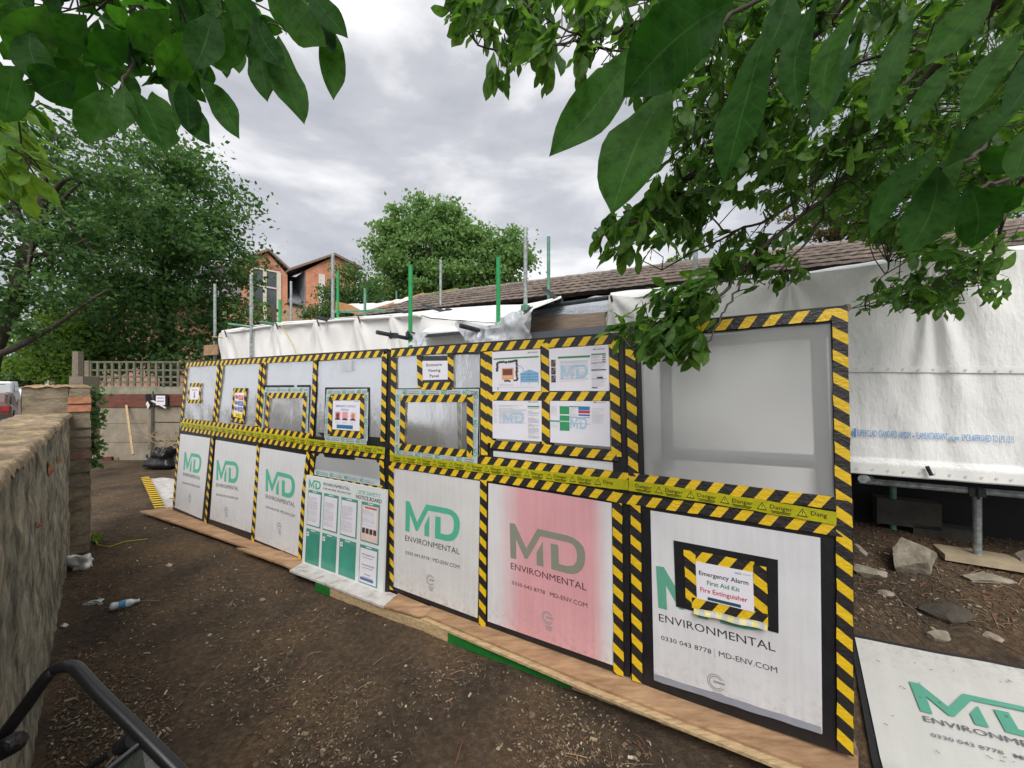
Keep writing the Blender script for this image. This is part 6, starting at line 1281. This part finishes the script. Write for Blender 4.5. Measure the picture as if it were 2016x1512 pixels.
BR = [([(2200, -200, 1.2), (2000, -20, 1.6), (1880, 80, 1.8), (1760, 230, 2.0), (1640, 370, 2.1), (1500, 490, 2.15), (1420, 580, 2.0), (1330, 640, 1.85), (1240, 680, 1.8)], .022, .004),
      ([(2150, -100, 1.6), (1900, 60, 2.2), (1700, 250, 2.3), (1560, 400, 2.3), (1440, 460, 2.3), (1300, 530, 2.3)], .018, .004), ([(1500, 490, 2.15), (1460, 560, 2.0), (1420, 620, 1.85), (1400, 665, 1.75), (1375, 700, 1.72)], .007, .002),
      ([(2100, 250, 1.7), (1980, 400, 2.0), (1950, 500, 2.2), (1860, 560, 2.25), (1700, 600, 2.25)], .010, .003), ([(1500, -150, 1.8), (1300, 20, 1.9), (1180, 70, 2.0), (1080, 90, 2.1), (960, 90, 2.1), (900, 30, 2.1)], .012, .003),
      ([(1800, -150, 1.6), (1560, 120, 2.0), (1420, 260, 2.1), (1330, 380, 2.1), (1240, 440, 2.1), (1170, 450, 2.1)], .014, .003), ([(1350, -100, 1.9), (1220, 90, 2.0), (1120, 60, 2.0), (1040, 20, 2.0)], .009, .003),
      ([(2050, 100, 1.3), (1960, 260, 1.2), (1880, 330, 1.05), (1845, 330, .97)], .008, .003), ([(2100, 300, 1.1), (2000, 350, 1.0), (1900, 372, .96)], .007, .003),
      ([(1700, -150, 1.0), (1560, -40, .85), (1400, 60, .78), (1320, 165, .74), (1250, 90, .8)], .006, .0025),
      ([(-150, -250, 1.1), (100, -120, 1.3), (300, 30, 1.3), (260, 110, 1.2), (238, 172, 1.1)], .010, .003), ([(300, 30, 1.3), (380, 80, 1.2), (340, 160, 1.15)], .006, .002), ([(100, -120, 1.3), (350, -60, 1.3), (490, 10, 1.2), (512, 40, 1.15), (560, 60, 1.15)], .007, .0015), ([(-150, -100, 1.3), (-60, 200, 1.4), (0, 290, 1.4), (50, 310, 1.4)], .008, .002),
      ([(1640, 370, 2.1), (1600, 460, 2.1), (1520, 540, 2.1), (1400, 560, 2.0), (1340, 610, 1.9)], .008, .002), ([(1760, 230, 2.0), (1600, 300, 2.2), (1450, 330, 2.2), (1340, 340, 2.2)], .009, .002), ([(1880, 80, 1.8), (1700, 120, 2.2), (1560, 180, 2.4), (1450, 190, 2.3)], .010, .003),
      ([(2050, 60, 2.0), (1950, 200, 2.4), (1850, 330, 2.5), (1780, 450, 2.5), (1740, 540, 2.3)], .012, .003), ([(1440, 460, 2.3), (1380, 420, 2.3), (1300, 400, 2.3)], .006, .002), ([(1860, 560, 2.25), (1810, 590, 2.2), (1780, 610, 2.2)], .004, .002)]
NOD = []
for P_, r0, r1 in BR:
    pts_ = smooth([Zp(*p) for p in P_], 6); pts_ = [p + V3(*(random.gauss(0, .006) for _ in range(3))) for p in pts_]; NOD += pts_; mb = MB(); mb.tube(pts_, list(np.linspace(r0, r1, len(pts_))), 8); mb.build('branch', bark, mag, True)
mb = MB(); mb.tube(smooth([V3(2.6, -.7, 0), V3(2.55, -.6, 1.2), V3(2.4, -.4, 2.2), V3(2.3, .1, 3.0)], 5), list(np.linspace(.13, .06, 16)), 12); mb.build('trunk', bark, mag, True)
mb = MB(); up_ = V3(2.3, .1, 3.0)
for q in (Zp(2200, -200, 1.2), Zp(2150, -100, 1.6), Zp(1800, -150, 1.6), Zp(1500, -150, 1.8), Zp(1700, -150, 1.0), Zp(2100, 250, 1.7), Zp(-150, -250, 1.1), Zp(1350, -100, 1.9), Zp(2050, 60, 2.0)):
    mid_ = (up_ + q) / 2 + V3(0, -.1, .25); mb = MB(); mb.tube(smooth([up_, mid_, q], 6), list(np.linspace(.05, .02, 13)), 8); mb.build('limb', bark, mag, True)
NOD = np.array(NOD)
def whorls(name, regs, mat, seed, nl=(4, 8), ymat=None):
    g = np.random.default_rng(seed); B_, D_, N_, L_, W_ = [], [], [], [], []; tw = MB()
    for poly, n, z0, z1, ll, fall in regs:
        xs = [p[0] for p in poly]; ys = [p[1] for p in poly]; k = 0; tries = 0
        while k < n and tries < 9000:
            tries += 1; x = g.uniform(min(xs), max(xs)); y = g.uniform(min(ys), max(ys))
            if not inside(x, y, poly): continue
            if mn.noise(Vector((x / 60, y / 60, seed))) < -.22: continue
            c = Zp(x, y, g.uniform(z0, z1)); dd_ = np.linalg.norm(NOD - c, axis=1); j = int(np.argmin(dd_)); a_ = NOD[j]
            if dd_[j] > .03 and dd_[j] < 1.1:
                m_ = (a_ + c) / 2 + V3(*(g.normal(0, .03, 3))); tw.tube([a_, m_, c], [.0035, .0028, .002], 5, cap=False)
            ax = (c - a_) / (dd_[j] + 1e-6) * .35 + V3(fall[0], g.normal(0, .3), fall[1] * .5) + g.normal(0, .25, 3); ax /= np.linalg.norm(ax); k += 1
            for q in range(int(g.integers(*nl))):
                d = ax + g.normal(0, .55, 3) + V3(0, 0, -.25); d /= np.linalg.norm(d); B_.append(c - ax * g.uniform(0, .13) + g.normal(0, .012, 3)); D_.append(d); u_ = g.normal(0, .55, 3) + V3(0, 0, 1); N_.append(u_); l_ = ll * g.uniform(.62, 1.2); L_.append(l_); W_.append(l_ * g.uniform(.32, .44))
    big_leaves(name, B_, np.array(D_), np.array(N_), np.array(L_), np.array(W_), mat, .18, seed); tw.build('twigs', bark, mag)
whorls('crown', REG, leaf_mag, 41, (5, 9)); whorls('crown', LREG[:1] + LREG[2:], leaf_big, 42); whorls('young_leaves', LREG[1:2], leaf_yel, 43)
